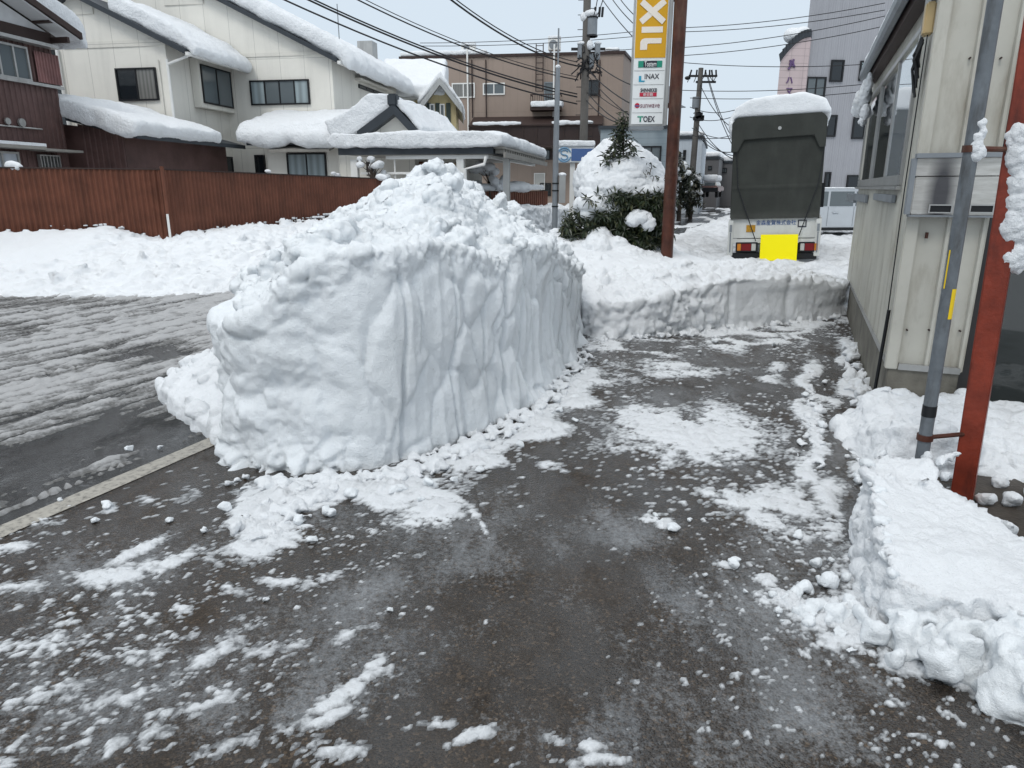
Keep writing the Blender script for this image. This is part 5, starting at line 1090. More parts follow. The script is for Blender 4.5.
# ================================================================== hanging sign and its rusty post
q = P(667,252,10.4); rp = Fr((q.x,q.y,.0), -R(6))
post = thing('rusty_post', rp, 'tall rusty brown steel post standing in the snow beside the bush', 'post')
pt = P(681,0,10.4); k_ = (pt.x-q.x)/pt.z
MB().tube([(0,0,0),(k_*6,0,6.)],.088,16).build('shaft', M['rust'], post, smooth=True)
MB().tube([(k_*1.72,0,1.72),(k_*1.78,0,1.78)],.094,16).build('collar', M['rust'], post, smooth=True)
SG = Fr(P(650,100,10.5), -R(5)); SG.o.z = 0; sg = thing('hanging_sign', SG, 'tall white box sign with an orange upper field and rows of maker names', 'sign'); gq = lambda px,py,y=0.: SG.at(px,py,y)
xa, zb = gq(629.5,126.5); xb = gq(663.5,126)[0]; zt = zb+4.2; W_ = xb-xa
MB().box(xa,xb,0,.2,zb,zt).build('sign_box', M['alu'], sg, bevel=.008)
MB().box(xa+.02,xb-.02,-.012,-.002,zb+.03,zt-.02).build('sign_face', M['sign_white'], sg)
zo = gq(650,58)[1]; x0, x1 = xa+.028, xb-.028
MB().box(x0,x1,-.018,-.013,zo,zt-.03).build('orange_field', M['sign_orange'], sg)
# rotated letters: X, bar, L
def gz(py): return gq(650,py)[1]
u = W_/38.   # metres per sign pixel
cxs = (x0+x1)/2+.01; mb = MB(); t_ = .05
def bar(xa_,za_,xb_,zb_,w): 
    d = Vector((xb_-xa_,0,zb_-za_)); n = Vector((-d.z,0,d.x)).normalized()*w/2; c = [(xa_+n.x,za_+n.z),(xb_+n.x,zb_+n.z),(xb_-n.x,zb_-n.z),(xa_-n.x,za_-n.z)]; return MB().prism(c,-.0235,-.019)
zx1, zx0 = gz(1.5), gz(23)
bar(cxs-.155,zx0+.01,cxs+.155,zx1-.0,.078).build('letter_x_stroke', M['sign_letter'], sg)
mb = MB(); mb.prism([(cxs-.178,zx1-.035),(cxs-.13,zx1+.025),(cxs+.178,zx0+.035),(cxs+.13,zx0-.025)],-.0285,-.024); mb.build('letter_x_stroke', M['sign_letter'], sg)
MB().box(cxs-.14,cxs+.145,-.0235,-.019,gz(33),gz(27)).build('letter_i', M['sign_letter'], sg)
mb = MB(); mb.prism([(cxs-.15,gz(50)),(cxs-.15,gz(42)),(cxs-.13,gz(39.5)),(cxs-.09,gz(38.5)),(cxs+.135,gz(38.5)),(cxs+.135,gz(43.8)),(cxs-.045,gz(43.8)),(cxs-.055,gz(44.6)),(cxs-.055,gz(50))],-.0235,-.019); mb.build('letter_l', M['sign_letter'], sg)
def ty(py): return gz(py)
for py in (70.8,84.8,98.8,112.8): MB().box(x0,x1,-.0155,-.0125,ty(py)-.003,ty(py)+.003).build('divider', M['alu'], sg)
X0 = lambda f: x0+(x1-x0)*f
MB().box(X0(.13),X0(.91),-.018,-.0125,ty(67.6),ty(61)).build('name_panel', M['sign_teal'], sg)
MB().box(X0(.3),X0(.74),-.021,-.0185,ty(67.6),ty(61)).build('name_panel', M['ink'], sg)
text('Tostem',X0(.33),X0(.72),ty(67),ty(61.6),-.0215,M['sign_white'],sg,bold=.01,ext=.003)
MB().prism([(X0(.17),ty(82)),(X0(.17),ty(76)),(X0(.25),ty(76)),(X0(.25),ty(80.5)),(X0(.38),ty(80.8)),(X0(.34),ty(82))],-.018,-.0125).build('emblem', M['sign_blue'], sg)
text('INAX',X0(.36),X0(.83),ty(79),ty(74),-.0125,M['ink'],sg,bold=.005)
text('SHINNIKKEI',X0(.24),X0(.78),ty(92.3),ty(88.4),-.0125,M['ink'],sg,bold=.02)
MB().box(X0(.22),X0(.78),-.018,-.0125,ty(96.6),ty(92.8)).build('name_panel', M['sign_red'], sg)
text('新日軽',X0(.34),X0(.66),ty(96.3),ty(93.2),-.0185,M['sign_white'],sg,ext=.003)
MB().disc((X0(.155),ty(105.6)),.034,-.018,-.0125).build('emblem', M['sign_red'], sg); MB().box(X0(.155)-.036,X0(.155)+.036,-.021,-.0185,ty(105.6)-.012,ty(105.6)+.002).build('emblem', M['sign_navy'], sg)
text('sunwave',X0(.26),X0(.9),ty(107.8),ty(104.2),-.0125,paint('sign_mauve',(.22,.1,.13),.4),sg,bold=.0)
text('T',X0(.18),X0(.38),ty(122),ty(116.2),-.0125,M['sign_green'],sg,bold=.03); text('OEX',X0(.38),X0(.76),ty(122),ty(116.2),-.0125,M['ink'],sg,bold=.02)
MB().box(xa,xb,-.03,.21,zb-.04,zb-.003).build('bottom_rail', M['grey_metal'], sg)
for z in (zb+.25,zb+1.6,zb+2.9): MB().box(xb+.002,xb+.16,.04,.1,z,z+.06).build('bracket', M['rust'], sg)
MB().box(xb+.002,xb+.045,.0,.18,zb+.02,zt).build('side_plate', M['alu'], sg)
# ================================================================== snow-laden bush
BU = Fr((P(628,200,11.3).x,11.3,0),0); bu = thing('snow_laden_bush', BU, 'dark green broad-leaved bush buried under rounded heaps of snow beside the rusty post', 'bush'); uq_ = lambda px,py,y=0.: BU.at(px,py,y)
def leafset(name, mat, parent, gen):
    V = []; Fc = []
    for (c, d, L, w_, roll) in gen:
        c = Vector(c); d = Vector(d).normalized(); s = d.cross(Vector((0,0,1)));
        if s.length < .1: s = Vector((1,0,0))
        s = (Matrix.Rotation(roll,3,d) @ s.normalized()); up_ = s.cross(d); n = len(V)
        V += [c, c+d*L*.35+s*w_*.5+up_*.006, c+d*L*.75+s*w_*.38-up_*.004, c+d*L-up_*.02, c+d*L*.75-s*w_*.38-up_*.004, c+d*L*.35-s*w_*.5+up_*.006, c+d*L*.5+up_*-.008]
        Fc += [(n,n+1,n+6),(n+1,n+2,n+6),(n+2,n+3,n+6),(n+3,n+4,n+6),(n+4,n+5,n+6),(n+5,n,n+6)]
    me = bpy.data.meshes.new(name); me.from_pydata([tuple(v) for v in V], [], Fc); me.update(); return link(name, me, mat, parent)
rl = random.Random(12)
def whorl(c, up_, n, L, out):
    up_ = Vector(up_).normalized(); a0 = rl.random()*6.28; s = up_.cross(Vector((.3,.9,.1))).normalized(); t = up_.cross(s)
    for k in range(n):
        a = a0+6.28*k/n+rl.uniform(-.3,.3); d = (s*math.cos(a)+t*math.sin(a)+up_*rl.uniform(-.2,.7)-Vector((0,0,rl.uniform(0,.6)))).normalized()
        out.append((Vector(c)+d*.01, d, L*rl.uniform(.7,1.15), L*rl.uniform(.24,.34), rl.uniform(-.6,.6)))
out = []
def surf(px, py, y): x, z = uq_(px,py,y); return Vector((x,y,z))
stems = MB()
# skirts of foliage: bands read from the photo (centre, half sizes in px, depth)
bands = [((585,225),(18,24),-.35,70),((575,232),(12,22),-.1,40),((640,206),(30,13),-.5,150),((628,200),(48,7),-.55,60),((606,226),(24,16),-.55,90),((652,232),(22,18),-.55,70),((660,210),(10,28),-.35,70),((610,215),(26,14),-.4,70),((658,215),(12,22),-.15,70),((636,210),(20,24),-.2,60),((654,234),(14,16),-.3,50),((625,238),(14,8),-.6,16),((640,244),(12,10),-.62,18),((598,212),(22,10),-.35,30),((662,228),(8,20),.1,40),((590,245),(12,8),-.45,14)]
for (c, h, y, n) in bands:
    for k in range(n):
        a = rl.random()*6.28; r_ = rl.random()**.5; p = surf(c[0]+h[0]*r_*math.cos(a), c[1]+h[1]*r_*math.sin(a), y+rl.uniform(-.12,.2)); n_ = Vector((p.x*.8, -.9, rl.uniform(-.2,.5)))
        whorl(p, n_, rl.randint(5,8), rl.uniform(.09,.135), out)
for k in range(16):   # sprigs sticking out to the left
    p = surf(566+rl.uniform(-4,10), 196+rl.random()*48, -.2); whorl(p, (-.9,-.3,.3), 6, .11, out); stems.tube([p, surf(590,235,-.0)], .008, 5)
# top leader with whorls
top = []
for k in range(24):
    t = k/23.; px_ = 621+3*t; py_ = 162-47*t; wd = (1-t)*16+2; p0 = surf(px_,py_,-.05)
    for j in range(1 if t > .85 else 4):
        p = surf(px_+rl.uniform(-wd,wd), py_+rl.uniform(-3,3), -.2+rl.uniform(-.16,.12)); whorl(p, (rl.uniform(-.5,.5),-.3,.6), rl.randint(4,6), .12*(1-t*.3), out); stems.tube([p0-Vector((0,0,.06)), p], .006, 5)
stems.tube([surf(624,215,-.05), surf(626,180,-.05), surf(623,150,-.05), surf(625,116,-.05)], [.025,.02,.014,.006], 6)
for (a, b) in (((600,168),(612,163)),((601,180),(612,170))): 
    p = surf(*a,-.1); whorl(p, (-.8,-.3,.2), 5, .09, out); stems.tube([p, surf(b[0]+8,b[1]+4,-.05)], .006, 5)
for k in range(16): p = surf(628+rl.uniform(-34,36), 178+rl.uniform(-12,16), -.35+rl.uniform(-.1,.1)); whorl(p, (rl.uniform(-.4,.4),-.6,.5), 4, .08, out)
for (a) in ((648,172),(652,165),(645,176),(654,176)): stems.tube([surf(a[0]-3,a[1]+12,-.4), surf(*a,-.42)], .006, 5); whorl(surf(*a,-.42), (.2,-.2,1), 3, .07, out)
for k in range(14): p = surf(590+rl.random()*85, 190+rl.random()*50, -.1); stems.tube([surf(625,252,.1), p], .014, 5)
leafset('foliage', M['leaf'], bu, out); stems.build('stem', M['bark'], bu)
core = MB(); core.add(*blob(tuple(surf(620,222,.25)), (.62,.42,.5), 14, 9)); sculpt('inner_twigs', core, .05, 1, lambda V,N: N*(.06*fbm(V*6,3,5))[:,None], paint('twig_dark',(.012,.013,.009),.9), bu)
def cap(parts, vox, nm='snow_cover', disp=None, parent=bu):
    mb = MB()
    for (px_, py_, y, rx_, ry_, rz_) in parts: mb.add(*blob(tuple(surf(px_,py_,y)), (rx_,ry_,rz_), 16, 10))
    return sculpt(nm, mb, vox, 3, disp or (lambda V, N: N*(.05*fbm(V*2.2,3,140)+.03*blocks(V*5,141)+.02*blocks(V*12,142)+.012*fbm(V*20,4,143,.65))[:,None]), M['snow'], parent)
cap([(620,180,.75,.74,.6,.56),(618,163,.75,.45,.5,.38),(648,188,.7,.36,.5,.38),(594,184,.7,.33,.4,.4)], .026)
cap([(620,188,-.05,.60,.5,.34),(626,176,-.05,.42,.45,.28),(600,194,-.05,.34,.4,.2),(652,190,-.05,.28,.4,.2),(596,204,-.42,.28,.16,.14),(610,208,-.45,.15,.13,.12),(630,193,-.45,.12,.1,.09),(646,192,-.45,.13,.1,.08),(584,206,-.3,.14,.16,.12),(616,203,-.5,.08,.08,.08),(588,214,-.45,.1,.1,.09)], .02)
cap([(640,217,-.62,.17,.14,.10),(648,224,-.62,.12,.12,.11),(632,221,-.62,.12,.12,.09)], .018)
cap([(598,258,-.75,.28,.35,.36),(622,262,-.85,.38,.35,.22),(588,266,-.7,.4,.4,.26),(642,266,-.8,.45,.4,.18),(600,243,-.6,.2,.15,.2),(612,250,-.75,.25,.2,.2)], .022)
# ================================================================== truck
TR = Fr(G(779,266), -HD); tr = thing('canvas_truck', TR, 'small white truck with tall dark green canvas cover seen from the rear', 'truck'); tq = lambda px,py,y=0.: TR.at(px,py,y)
xL = tq(732,200)[0]; xR = tq(826,200)[0]; zT = (tq(745,118)[1]+tq(815,112)[1])/2; zC = tq(779,218)[1]; Lt = 3.9
xm_ = (xL+xR)/2; w2 = (xR-xL)/2
def rr_(x0,x1,z0,z1,r): return [(x0,z0),(x1,z0),(x1,z1-r),(x1-r*.3,z1-r*.3),(x1-r,z1),(x0+r,z1),(x0+r*.3,z1-r*.3),(x0,z1-r)]
mb = MB(); mb.prism(rr_(xL+.02,xR-.05,zC-.0,zT,.1),0.02,Lt)
cv = mb.build('canvas_cover', M['canvas'], tr, bevel=.02)
# rear curtain, slightly inset and creased, and top flap hanging over it
X, Z, Fq = grid(xL+.04, xR-.06, zC-.0, zT-.35, .035)
yv = -.012-.02*np.sin((X-xL)*2.2)*.5-.022*fbm(np.stack([X*2.,Z*.9,0*X],1),3,150)-.02*np.exp(-((Z-(zC+.62))/.02)**2)*1.-.05*np.exp(-((Z-(zC-.03))/.1)**2)
link('rear_curtain', npmesh('rear_curtain', np.stack([X,yv,Z],1), Fq), M['canvas'], tr)
zf = tq(779,138)[1]; zf2 = tq(740,150)[1]
mb = MB(); mb.prism([(xL-.01,zf2-.02),(xL+.12,zf2-.02),(xL+.24,zf),(xR-.27,zf+.02),(xR-.15,zf2),(xR-.04,zf2),(xR-.04,zT-.1),(xR-.14,zT+.005),(xL+.1,zT+.005),(xL-.01,zT-.1)],-.085,-.05); mb.build('top_flap', M['canvas'], tr, bevel=.012)
MB().disc((xm_,tq(779,128)[1]),.035,-.1,-.086,12).build('vent_button', M['alu'], tr)
for s in (-1,1):
    xt, zt_ = (xL+.1,tq(740,150)[1]) if s < 0 else (xR-.06,tq(815,150)[1])
    x2_, z2_ = tq(757,240) if s < 0 else tq(800,236)
    MB().tube([(xt,-.06,zt_),(xt-s*.06,-.075,(zt_+z2_)/2+.2),(x2_,-.1,z2_)],.011,6).build('rope', M['black'], tr)
tr.rotation_euler = (0, R(-2.0), -HD)
# body: tail gate, pillars, rail, lamp board
MB().box(xL+.07,xR-.07,.0,.05,tq(779,238)[1],tq(779,218)[1]).build('tailgate', M['truck_white'], tr, bevel=.01)
mb = MB(); mb.box(xL+.1,xR-.1,-.03,.04,tq(779,243)[1],tq(779,238.6)[1]); mb.build('rear_sill', M['truck_white'], tr, bevel=.01)
for s, xx in ((-1,xL),(1,xR)):
    a = xx if s < 0 else xx-.11; mb = MB(); mb.box(a,a+.11,-.045,.06,tq(779,256)[1],tq(779,219)[1]); p_ = mb.build('corner_pillar', M['truck_white'], tr, bevel=.012)
    mb = MB(); mb.box(a+.03,a+.08,-.065,-.046,tq(779,231)[1],tq(779,224)[1]); mb.tube([(a+.055,-.07,tq(779,232)[1]),(a+.055,-.07,tq(779,252)[1])],.012); mb.build('gate_latch', M['grey_metal'], p_)
zl0, zl1 = tq(750,249.5)[1], tq(750,242.5)[1]
for s in (-1,1):
    a0_, a1_ = (tq(738,245)[0], tq(757,245)[0]) if s < 0 else (tq(801,245)[0], tq(819,245)[0])
    hs = MB().box(a0_-.03,a1_+.03,-.04,.05,zl0-.03,zl1+.03).build('light_housing', M['black'], tr, bevel=.008)
    fr_ = [0,.22,.75,1]; mats = ['amber','truck_light','clear'] if s < 0 else ['clear','truck_light','amber']
    for k in range(3):
        f0, f1 = (fr_[k], fr_[k+1]) if s < 0 else (1-fr_[3-k], 1-fr_[2-k])
        MB().box(a0_+(a1_-a0_)*f0+.004,a0_+(a1_-a0_)*f1-.004,-.062,-.041,zl0,zl1).build('tail_light', M[mats[k]], hs, bevel=.006)
x0, z0 = tq(760,259.5); x1, z1 = tq(799.5,234.5)
MB().box(x0,x1,-.12,-.1,z0,z1).build('yellow_plate', M['plate_yellow'], tr)
MB().box(x0+.2,x1-.2,-.1,-.04,z0+.05,z1-.05).build('plate_bracket', M['black'], tr)
mb = MB(); zb_ = tq(779,258)[1]; mb.box(xL+.05,xR-.05,-.02,.1,zb_-.02,zl0-.05); mb.build('rear_bumper', M['black'], tr, bevel=.01)
mb = MB(); mb.box(xm_-.4,xm_-.28,.1,Lt+1.2,.45,.62).box(xm_+.28,xm_+.4,.1,Lt+1.2,.45,.62).box(xm_-.27,xm_+.27,.2,.35,.45,.6).build('chassis', M['black'], tr)
mb = MB(); mb.box(xL+.03,xR-.03,.07,Lt,zC-.42,zC-.3).build('bed_floor', M['truck_white'], tr); 
for s, xx in ((-1,xL),(1,xR-.05)): MB().box(xx,xx+.05,.07,Lt,zC-.3,zC-.01).build('side_gate', M['truck_white'], tr, bevel=.008)
MB().prism([(Lt+.1,.55),(Lt+1.9,.55),(Lt+1.95,1.2),(Lt+1.6,1.95),(Lt+.1,2.0)],xL+.08,xR-.08,'x').build('cab', M['truck_white'], tr, bevel=.05)
for s, xx in ((-1,xL+.06),(1,xR-.07)): MB().prism([(Lt+.5,1.25),(Lt+1.6,1.25),(Lt+1.4,1.8),(Lt+.5,1.8)],xx,xx+.015,'x').build('side_window', M['glass'], tr)
def wheel(x, y, r=.33, w_=.2, n=2):
    mb = MB(); mb.prism([(y+r*math.cos(2*math.pi*k/24),r+r*math.sin(2*math.pi*k/24)) for k in range(24)],x-w_/2,x+w_/2,'x'); wv = mb.build('wheel', M['dark_rubber'], tr, bevel=.03)
    MB().prism([(y+r*.55*math.cos(2*math.pi*k/18),r+r*.55*math.sin(2*math.pi*k/18)) for k in range(18)],x-w_/2-.01,x+w_/2+.01,'x').build('rim', M['alu'], wv)
for x in (xL+.22,xL+.44,xR-.22,xR-.44): wheel(x, 1.1)
for x in (xL+.22,xR-.22): wheel(x, Lt+1.1)
for s, x in ((-1,xL+.2),(1,xR-.42)): MB().box(x,x+.24,.62,.64,.2,.62).build('mud_flap', M['black'], tr)
MB().box(xR-.02,xR+.1,Lt+.2,Lt+.3,1.1,1.7).build('side_mirror', M['black'], tr)
# badge, sign and company lettering on the tail gate
MB().box(tq(747.5,230)[0],tq(756.5,230)[0],-.012,-.002,tq(750,231)[1],tq(750,224)[1]).build('warning_badge', M['amber_sign'], tr)
mb = MB(); a_, c_ = tq(799,227.5); b_, d_ = tq(808.5,220.5); 
mb.box(a_,b_,-.012,-.002,d_-.02,d_).box(a_,b_,-.012,-.002,c_,c_+.02).box(a_,a_+.02,-.012,-.002,c_+.02,d_-.02).box(b_-.02,b_,-.012,-.002,c_+.02,d_-.02); mb.build('square_mark', M['ink'], tr)
text('金森産賀株式会社', tq(758,220)[0], tq(798,220)[0], tq(779,224.8)[1], tq(779,219.8)[1], -.002, M['sign_navy'], tr, ext=.008)
text('DANGER', tq(748.2,230)[0], tq(755.8,230)[0], tq(750,230.2)[1], tq(750,228)[1], -.0125, M['ink'], tr, ext=.003) if False else None
mb = MB(); sx_ = .06
mb.prism([(xL-.0,zT-.1),(xL-.07,zT-.28),(xL-.1,zT-.05),(xL+.02,zT+.22),(xL+.35,zT+.35),(xR-.5,zT+.40),(xR-.12,zT+.26),(xR+.02,zT+.05),(xR+.02,zT-.06),(xR-.02,zT+.01),(xL+.02,zT+.01)],-.02,Lt-.1)
mb.add(*blob((xL-.02,.4,zT-.15),(.08,.5,.3)))
sculpt('snow_cover', mb, .04, 5, lambda V,N: N*(.05*fbm(V*1.6,3,160)+.015*lumps(V*4,161)+.01*fbm(V*12,3,162))[:,None], M['snow'], tr)
# ================================================================== silver-white van behind, side on
VN = Fr(G(815,241), R(4)); VN.o = Vector((P(815,215,23.).x,23.,0)); vn_ = thing('parked_van', VN, 'pale silver van parked side-on between the truck and the beige shed', 'van'); vq = lambda px,py,y=0.: VN.at(px,py,y)
zr = vq(850,189)[1]; z0 = .3; xs = vq(808,200)[0]-1.3; Lv = 4.4
prof = [(xs,z0),(xs+Lv,z0),(xs+Lv,.95),(xs+Lv-.25,1.1),(xs+Lv-1.1,zr-.05),(xs+Lv-1.5,zr),(xs+.35,zr),(xs+.08,zr-.15),(xs-.02,1.1)]
MB().prism(prof,0,1.68).build('body', M['van_paint'], vn_, bevel=.06, smooth=True)
zb1 = vq(840,206)[1]; zt1 = vq(840,191.5)[1]
for k, (a, b) in enumerate(((xs+.25,xs+1.05),(xs+1.13,xs+1.95),(xs+2.03,xs+2.8),(xs+2.88,xs+3.5))):
    w_ = MB().prism([(a,zb1),(b,zb1),(b-(.3 if k == 3 else 0),zt1),(a+(.1 if k == 0 else 0),zt1)],-.012,-.001).build('side_window', M['glass_grey'], vn_); w_.location = (0,-.0,0)
mb = MB()
for x in (xs+1.09,xs+2.0,xs+2.85): mb.box(x-.008,x+.008,-.006,.0,z0+.12,zb1-.02)
mb.build('door_seam', M['grey_metal'], vn_)
for x in (xs+1.2,xs+2.15): MB().box(x,x+.2,-.035,-.002,zb1-.22,zb1-.17).build('door_handle', M['van_paint'], vn_, bevel=.01)
for x in (xs+.75,xs+Lv-.8):
    mb = MB(); mb.disc((x,.31),.31,-.02,.2,24); wv = mb.build('wheel', M['dark_rubber'], vn_, bevel=.03); MB().disc((x,.31),.19,-.035,-.021,16).build('rim', M['alu'], wv)
MB().box(xs+.1,xs+Lv-.1,-.025,.1,z0-.02,z0+.08).build('sill', M['black'], vn_)
mb = MB(); mb.box(xs+.3,xs+Lv-1.5,.1,1.55,zr+.005,zr+.05); sculpt('snow_cover', mb, .03, 2, snowdisp(.01,2,.01,8), M['snow_far'], vn_)
# far small truck down the street, snow on it
FV = Fr((P(709,190,52.).x,52.,0), -HD); fv = thing('far_car', FV, 'distant red and grey vehicle with snow on its roof at the end of the street', 'car'); fq = lambda px,py: FV.at(px,py,0.)
a_, b_ = fq(700,190)[0], fq(718,190)[0]; zr = fq(709,181)[1]; z5 = fq(709,186)[1]; zg = fq(709,197)[1]
MB().box(a_,b_,0,4,zg+.35,z5).build('body', paint('far_car_red', (.2,.12,.11), .4), fv, bevel=.08); MB().prism([(a_+.1,z5),(b_-.1,z5),(b_-.25,zr),(a_+.25,zr)],.3,3).build('cabin', M['white'], fv, bevel=.05)
MB().box(a_+.25,b_-.25,.28,.3,z5+.04,zr-.1).build('rear_window', M['glass_grey'], fv); MB().box(a_+.02,b_-.02,-.03,-.001,zg+.35,zg+.65).build('bumper', M['black'], fv)
for x in (a_+.12,b_-.32): MB().box(x,x+.2,-.02,-.001,z5-.35,z5-.1).build('tail_light', M['clear'], fv)
for x in (a_+.15,b_-.15):
    for y in (.8,3.2): MB().prism([(y+.35*math.cos(k*.4),zg+.3+.35*math.sin(k*.4)) for k in range(16)],x-.1,x+.1,'x').build('wheel', M['dark_rubber'], fv)
mb = MB(); mb.box(a_+.15,b_-.1,.2,3,zr+.0,zr+.4); sculpt('snow_cover', mb, .09, 3, rsd, M['snow_far'], fv)
# ================================================================== buildings down the street
def block(px0, px1, pyt, Y, rot, dep, mat, label, snow=.35, win=()):
    fr = Fr(P(px1,150,Y), rot); fr.o.z = 0; t = thing('building', fr, label, 'building'); x0_ = fr.at(px0,150,0.)[0]; zt_ = fr.at((px0+px1)/2.,pyt,0.)[1]
    MB().box(x0_,0,0,dep,0,zt_).build('wall', M[mat], t); MB().box(x0_-.1,.1,-.1,dep+.1,zt_+.003,zt_+.15).build('roof', M['slate'], t)
    if snow: mb = MB(); mb.box(x0_,0,0,dep,zt_+.155,zt_+.155+snow); sculpt('snow_cover', mb, .12, 3, rsd, M['snow_far'], t)
    for w_ in win: winpx(fr, t, 0, *w_, fw=.07, gm='glass_grey')
    return t, fr
block(600,672,129,33.,-R(8),9,'bluegrey_wall','blue-grey clapboard house behind the snow-laden bush and sign',.0,((641,146,661,170),))
block(676,702,139,46.,-R(16),12,'pale_wall','pale blue-white house behind the far utility pole',.3,((677,152,681,162),(683,150,686,160)))
block(702,720,159,62.,-R(20),12,'dark_wall','small dark grey house at the end of the street',.4,((708,166,712,170),))
block(718,735,163,66.,-R(20),12,'dark_wall','low grey house beside the left edge of the truck',.4,((722,168,727,173),))
# grey eave with snow seen beside the sign
ev = Fr(P(672,100,31.), -R(8)); et = thing('eave', ev, 'grey slanting roof eave showing beside the yellow sign and rusty post', 'roof'); x0_, z0 = ev.at(655,108,0.); x1_, z1 = ev.at(686,107,0.); zt_ = ev.at(672,86,0.)[1]
MB().prism([(x0_,z0),(x1_,z1),(x1_-.5,zt_-.6),(x0_+.6,zt_),(x0_,zt_)],0,.3).build('roof_board', M['grey_metal'], et); MB().box(x0_,x1_-.9,.31,4,0,z0).build('gable_wall', M['bluegrey_wall'], et)
# far low snowy line of houses to close the horizon behind everything
for i, (a, b, t_, Y, mt, lb) in enumerate(((-60,70,120,60.,'dark_wall','far dark house hidden behind the left houses'),(735,800,165,80.,'pale_wall','far pale house hidden behind the truck'))): block(a,b,t_,Y,0.,10,mt,lb,.3)
# ================================================================== grey apartment building and pink tower
GB = Fr(P(798,120,34.), R(5)); GB.o.z = 0; gb = thing('building', GB, 'tall grey corrugated apartment building with scattered dark windows on the right', 'building'); gbq = lambda px,py,y=0.: GB.at(px,py,y)
MB().prism([(0,0),(14,0),(22,12),(7,12)],0,18,'z').build('wall', M['grey_wall'], gb)
for r_ in ((805.5,77,825,99,2,'glass_grey'),(830,60,843,82,1,'glass'),(859,61,873,81,1,'glass_frost'),(826,115,836,137,1,'glass'),(852,117,865,139,1,'glass'),(846,175,859,193,1,'glass'),(824,172,830,188,1,'glass')): winpx(GB, gb, 0, *r_[:4], panes=r_[4], gm=r_[5], fw=.07, bars=0)
MB().box(-.06,14,-.08,-.002,gbq(830,40)[1]+8,gbq(830,40)[1]+8.2).build('string_course', M['grey_metal'], gb)
x0_ = gbq(779,75,-.4)[0]; za_ = gbq(778,62,-.4)[1]; zb2 = gbq(806,37,-.4)[1]; n = 10
arc = [(x0_+(0-x0_)*k/n, za_+(zb2-za_)*math.sin(math.pi/2*k/n)**.9) for k in range(n+1)]
PT = thing('pink_tower', GB, 'pink tiled tower with a curved dark coping and dark characters beside the grey building', 'building')
def skew(mb, k=.6, y0=-.4): mb.v = [(x+k*(y-y0), y, z) for (x,y,z) in mb.v]; return mb
skew(MB().prism([(x0_,0)]+arc+[(0,0)],-.4,-.01)).build('wall', M['pink_tile'], PT)
mb = MB()
for k in range(n): a, b = arc[k], arc[k+1]; mb.prism([(a[0],a[1]+.01),(b[0],b[1]+.01),(b[0],b[1]+.3),(a[0]-.08,a[1]+.3)],-.5,.3)
skew(mb).build('coping', M['slate'], PT)
mb = MB(); a = arc[4]; mb.add(*blob((a[0]+.1,-.1,a[1]+.5),(.4,.4,.3))); mb.add(*blob((a[0]+.5,-.1,a[1]+.65),(.3,.4,.2))); sculpt('snow_cover', mb, .08, 3, rsd, M['snow_far'], PT)
def gt(s, a, b, c, d, mt): text(s, gbq(a,b,-.4)[0], gbq(c,b,-.4)[0], gbq(a,d,-.4)[1], gbq(a,b,-.4)[1], -.401, mt, PT, ext=.03, bold=.03)
gt('ハ',786.5,77,793,83.5,M['ink_purple']); gt('マ',786.5,88,792.5,94.5,M['ink_purple'])
mb = MB(); e = lambda px,py: (gbq(px,py,-.4)[0],-.43,gbq(px,py,-.4)[1])
mb.tube([e(788,69.5),e(790,66.5),e(790.5,62.5),e(790.2,60)],.05,6); mb.tube([e(793.5,59.5),e(792.5,62),e(793,65),e(794.5,67.5)],.05,6); mb.tube([e(789,64),e(793,63.5)],.04,6); mb.tube([e(791,66.5),e(793,66)],.04,6); mb.build('emblem', M['ink_purple'], PT)
# ================================================================== small snowy garden trees and far shrubs
def snowtree(px, Y, z0, h, w_, label, n=16, s=.09, seed=1):
    q = P(px,180,Y); t = thing('garden_tree', (q.x,q.y,0), label, 'tree'); r_ = random.Random(seed); st = MB(); sn = MB()
    st.tube([(0,0,0),(.03,0,z0),(0,0,z0+h*.6)],[.05,.04,.02],6)
    for k in range(n):
        a = r_.random()*6.28; rr2 = w_*r_.uniform(.3,1); z = z0+h*r_.uniform(.25,1); e_ = (rr2*math.cos(a), rr2*math.sin(a)*.6, z); st.tube([(0,0,z0+h*.1+(z-z0)*.35),(e_[0]*.5,e_[1]*.5,z-.12),e_],[.018,.012,.006],5)
        if r_.random() < .8: sn.add(*blob((e_[0],e_[1],e_[2]+.02),(s*r_.uniform(.7,1.5),s,s*r_.uniform(.6,1))))
    st.build('trunk', M['bark'], t); sculpt('snow_cover', sn, .03, 1, snowdisp(.02,4,.01,12), M['snow_far'], t); return t
snowtree(373,20.6,P(373,180,20.6).z-.4,.75+.3,.4,'bare little tree dotted with snow before the cream house wing',18,.1,3)
snowtree(338,21.,P(338,180,21.).z-.3,.5,.25,'small bare twig tree with one snow clump left of the carport post',8,.08,5)
snowtree(489,24.,P(489,190,24.).z-.2,1.0,.5,'small snow-dotted tree behind the slatted fence',18,.16,7)
snowtree(497,24.5,P(497,190,24.5).z-.3,.7,.4,'second small snow-dotted tree closer to the carport back post',14,.15,9)
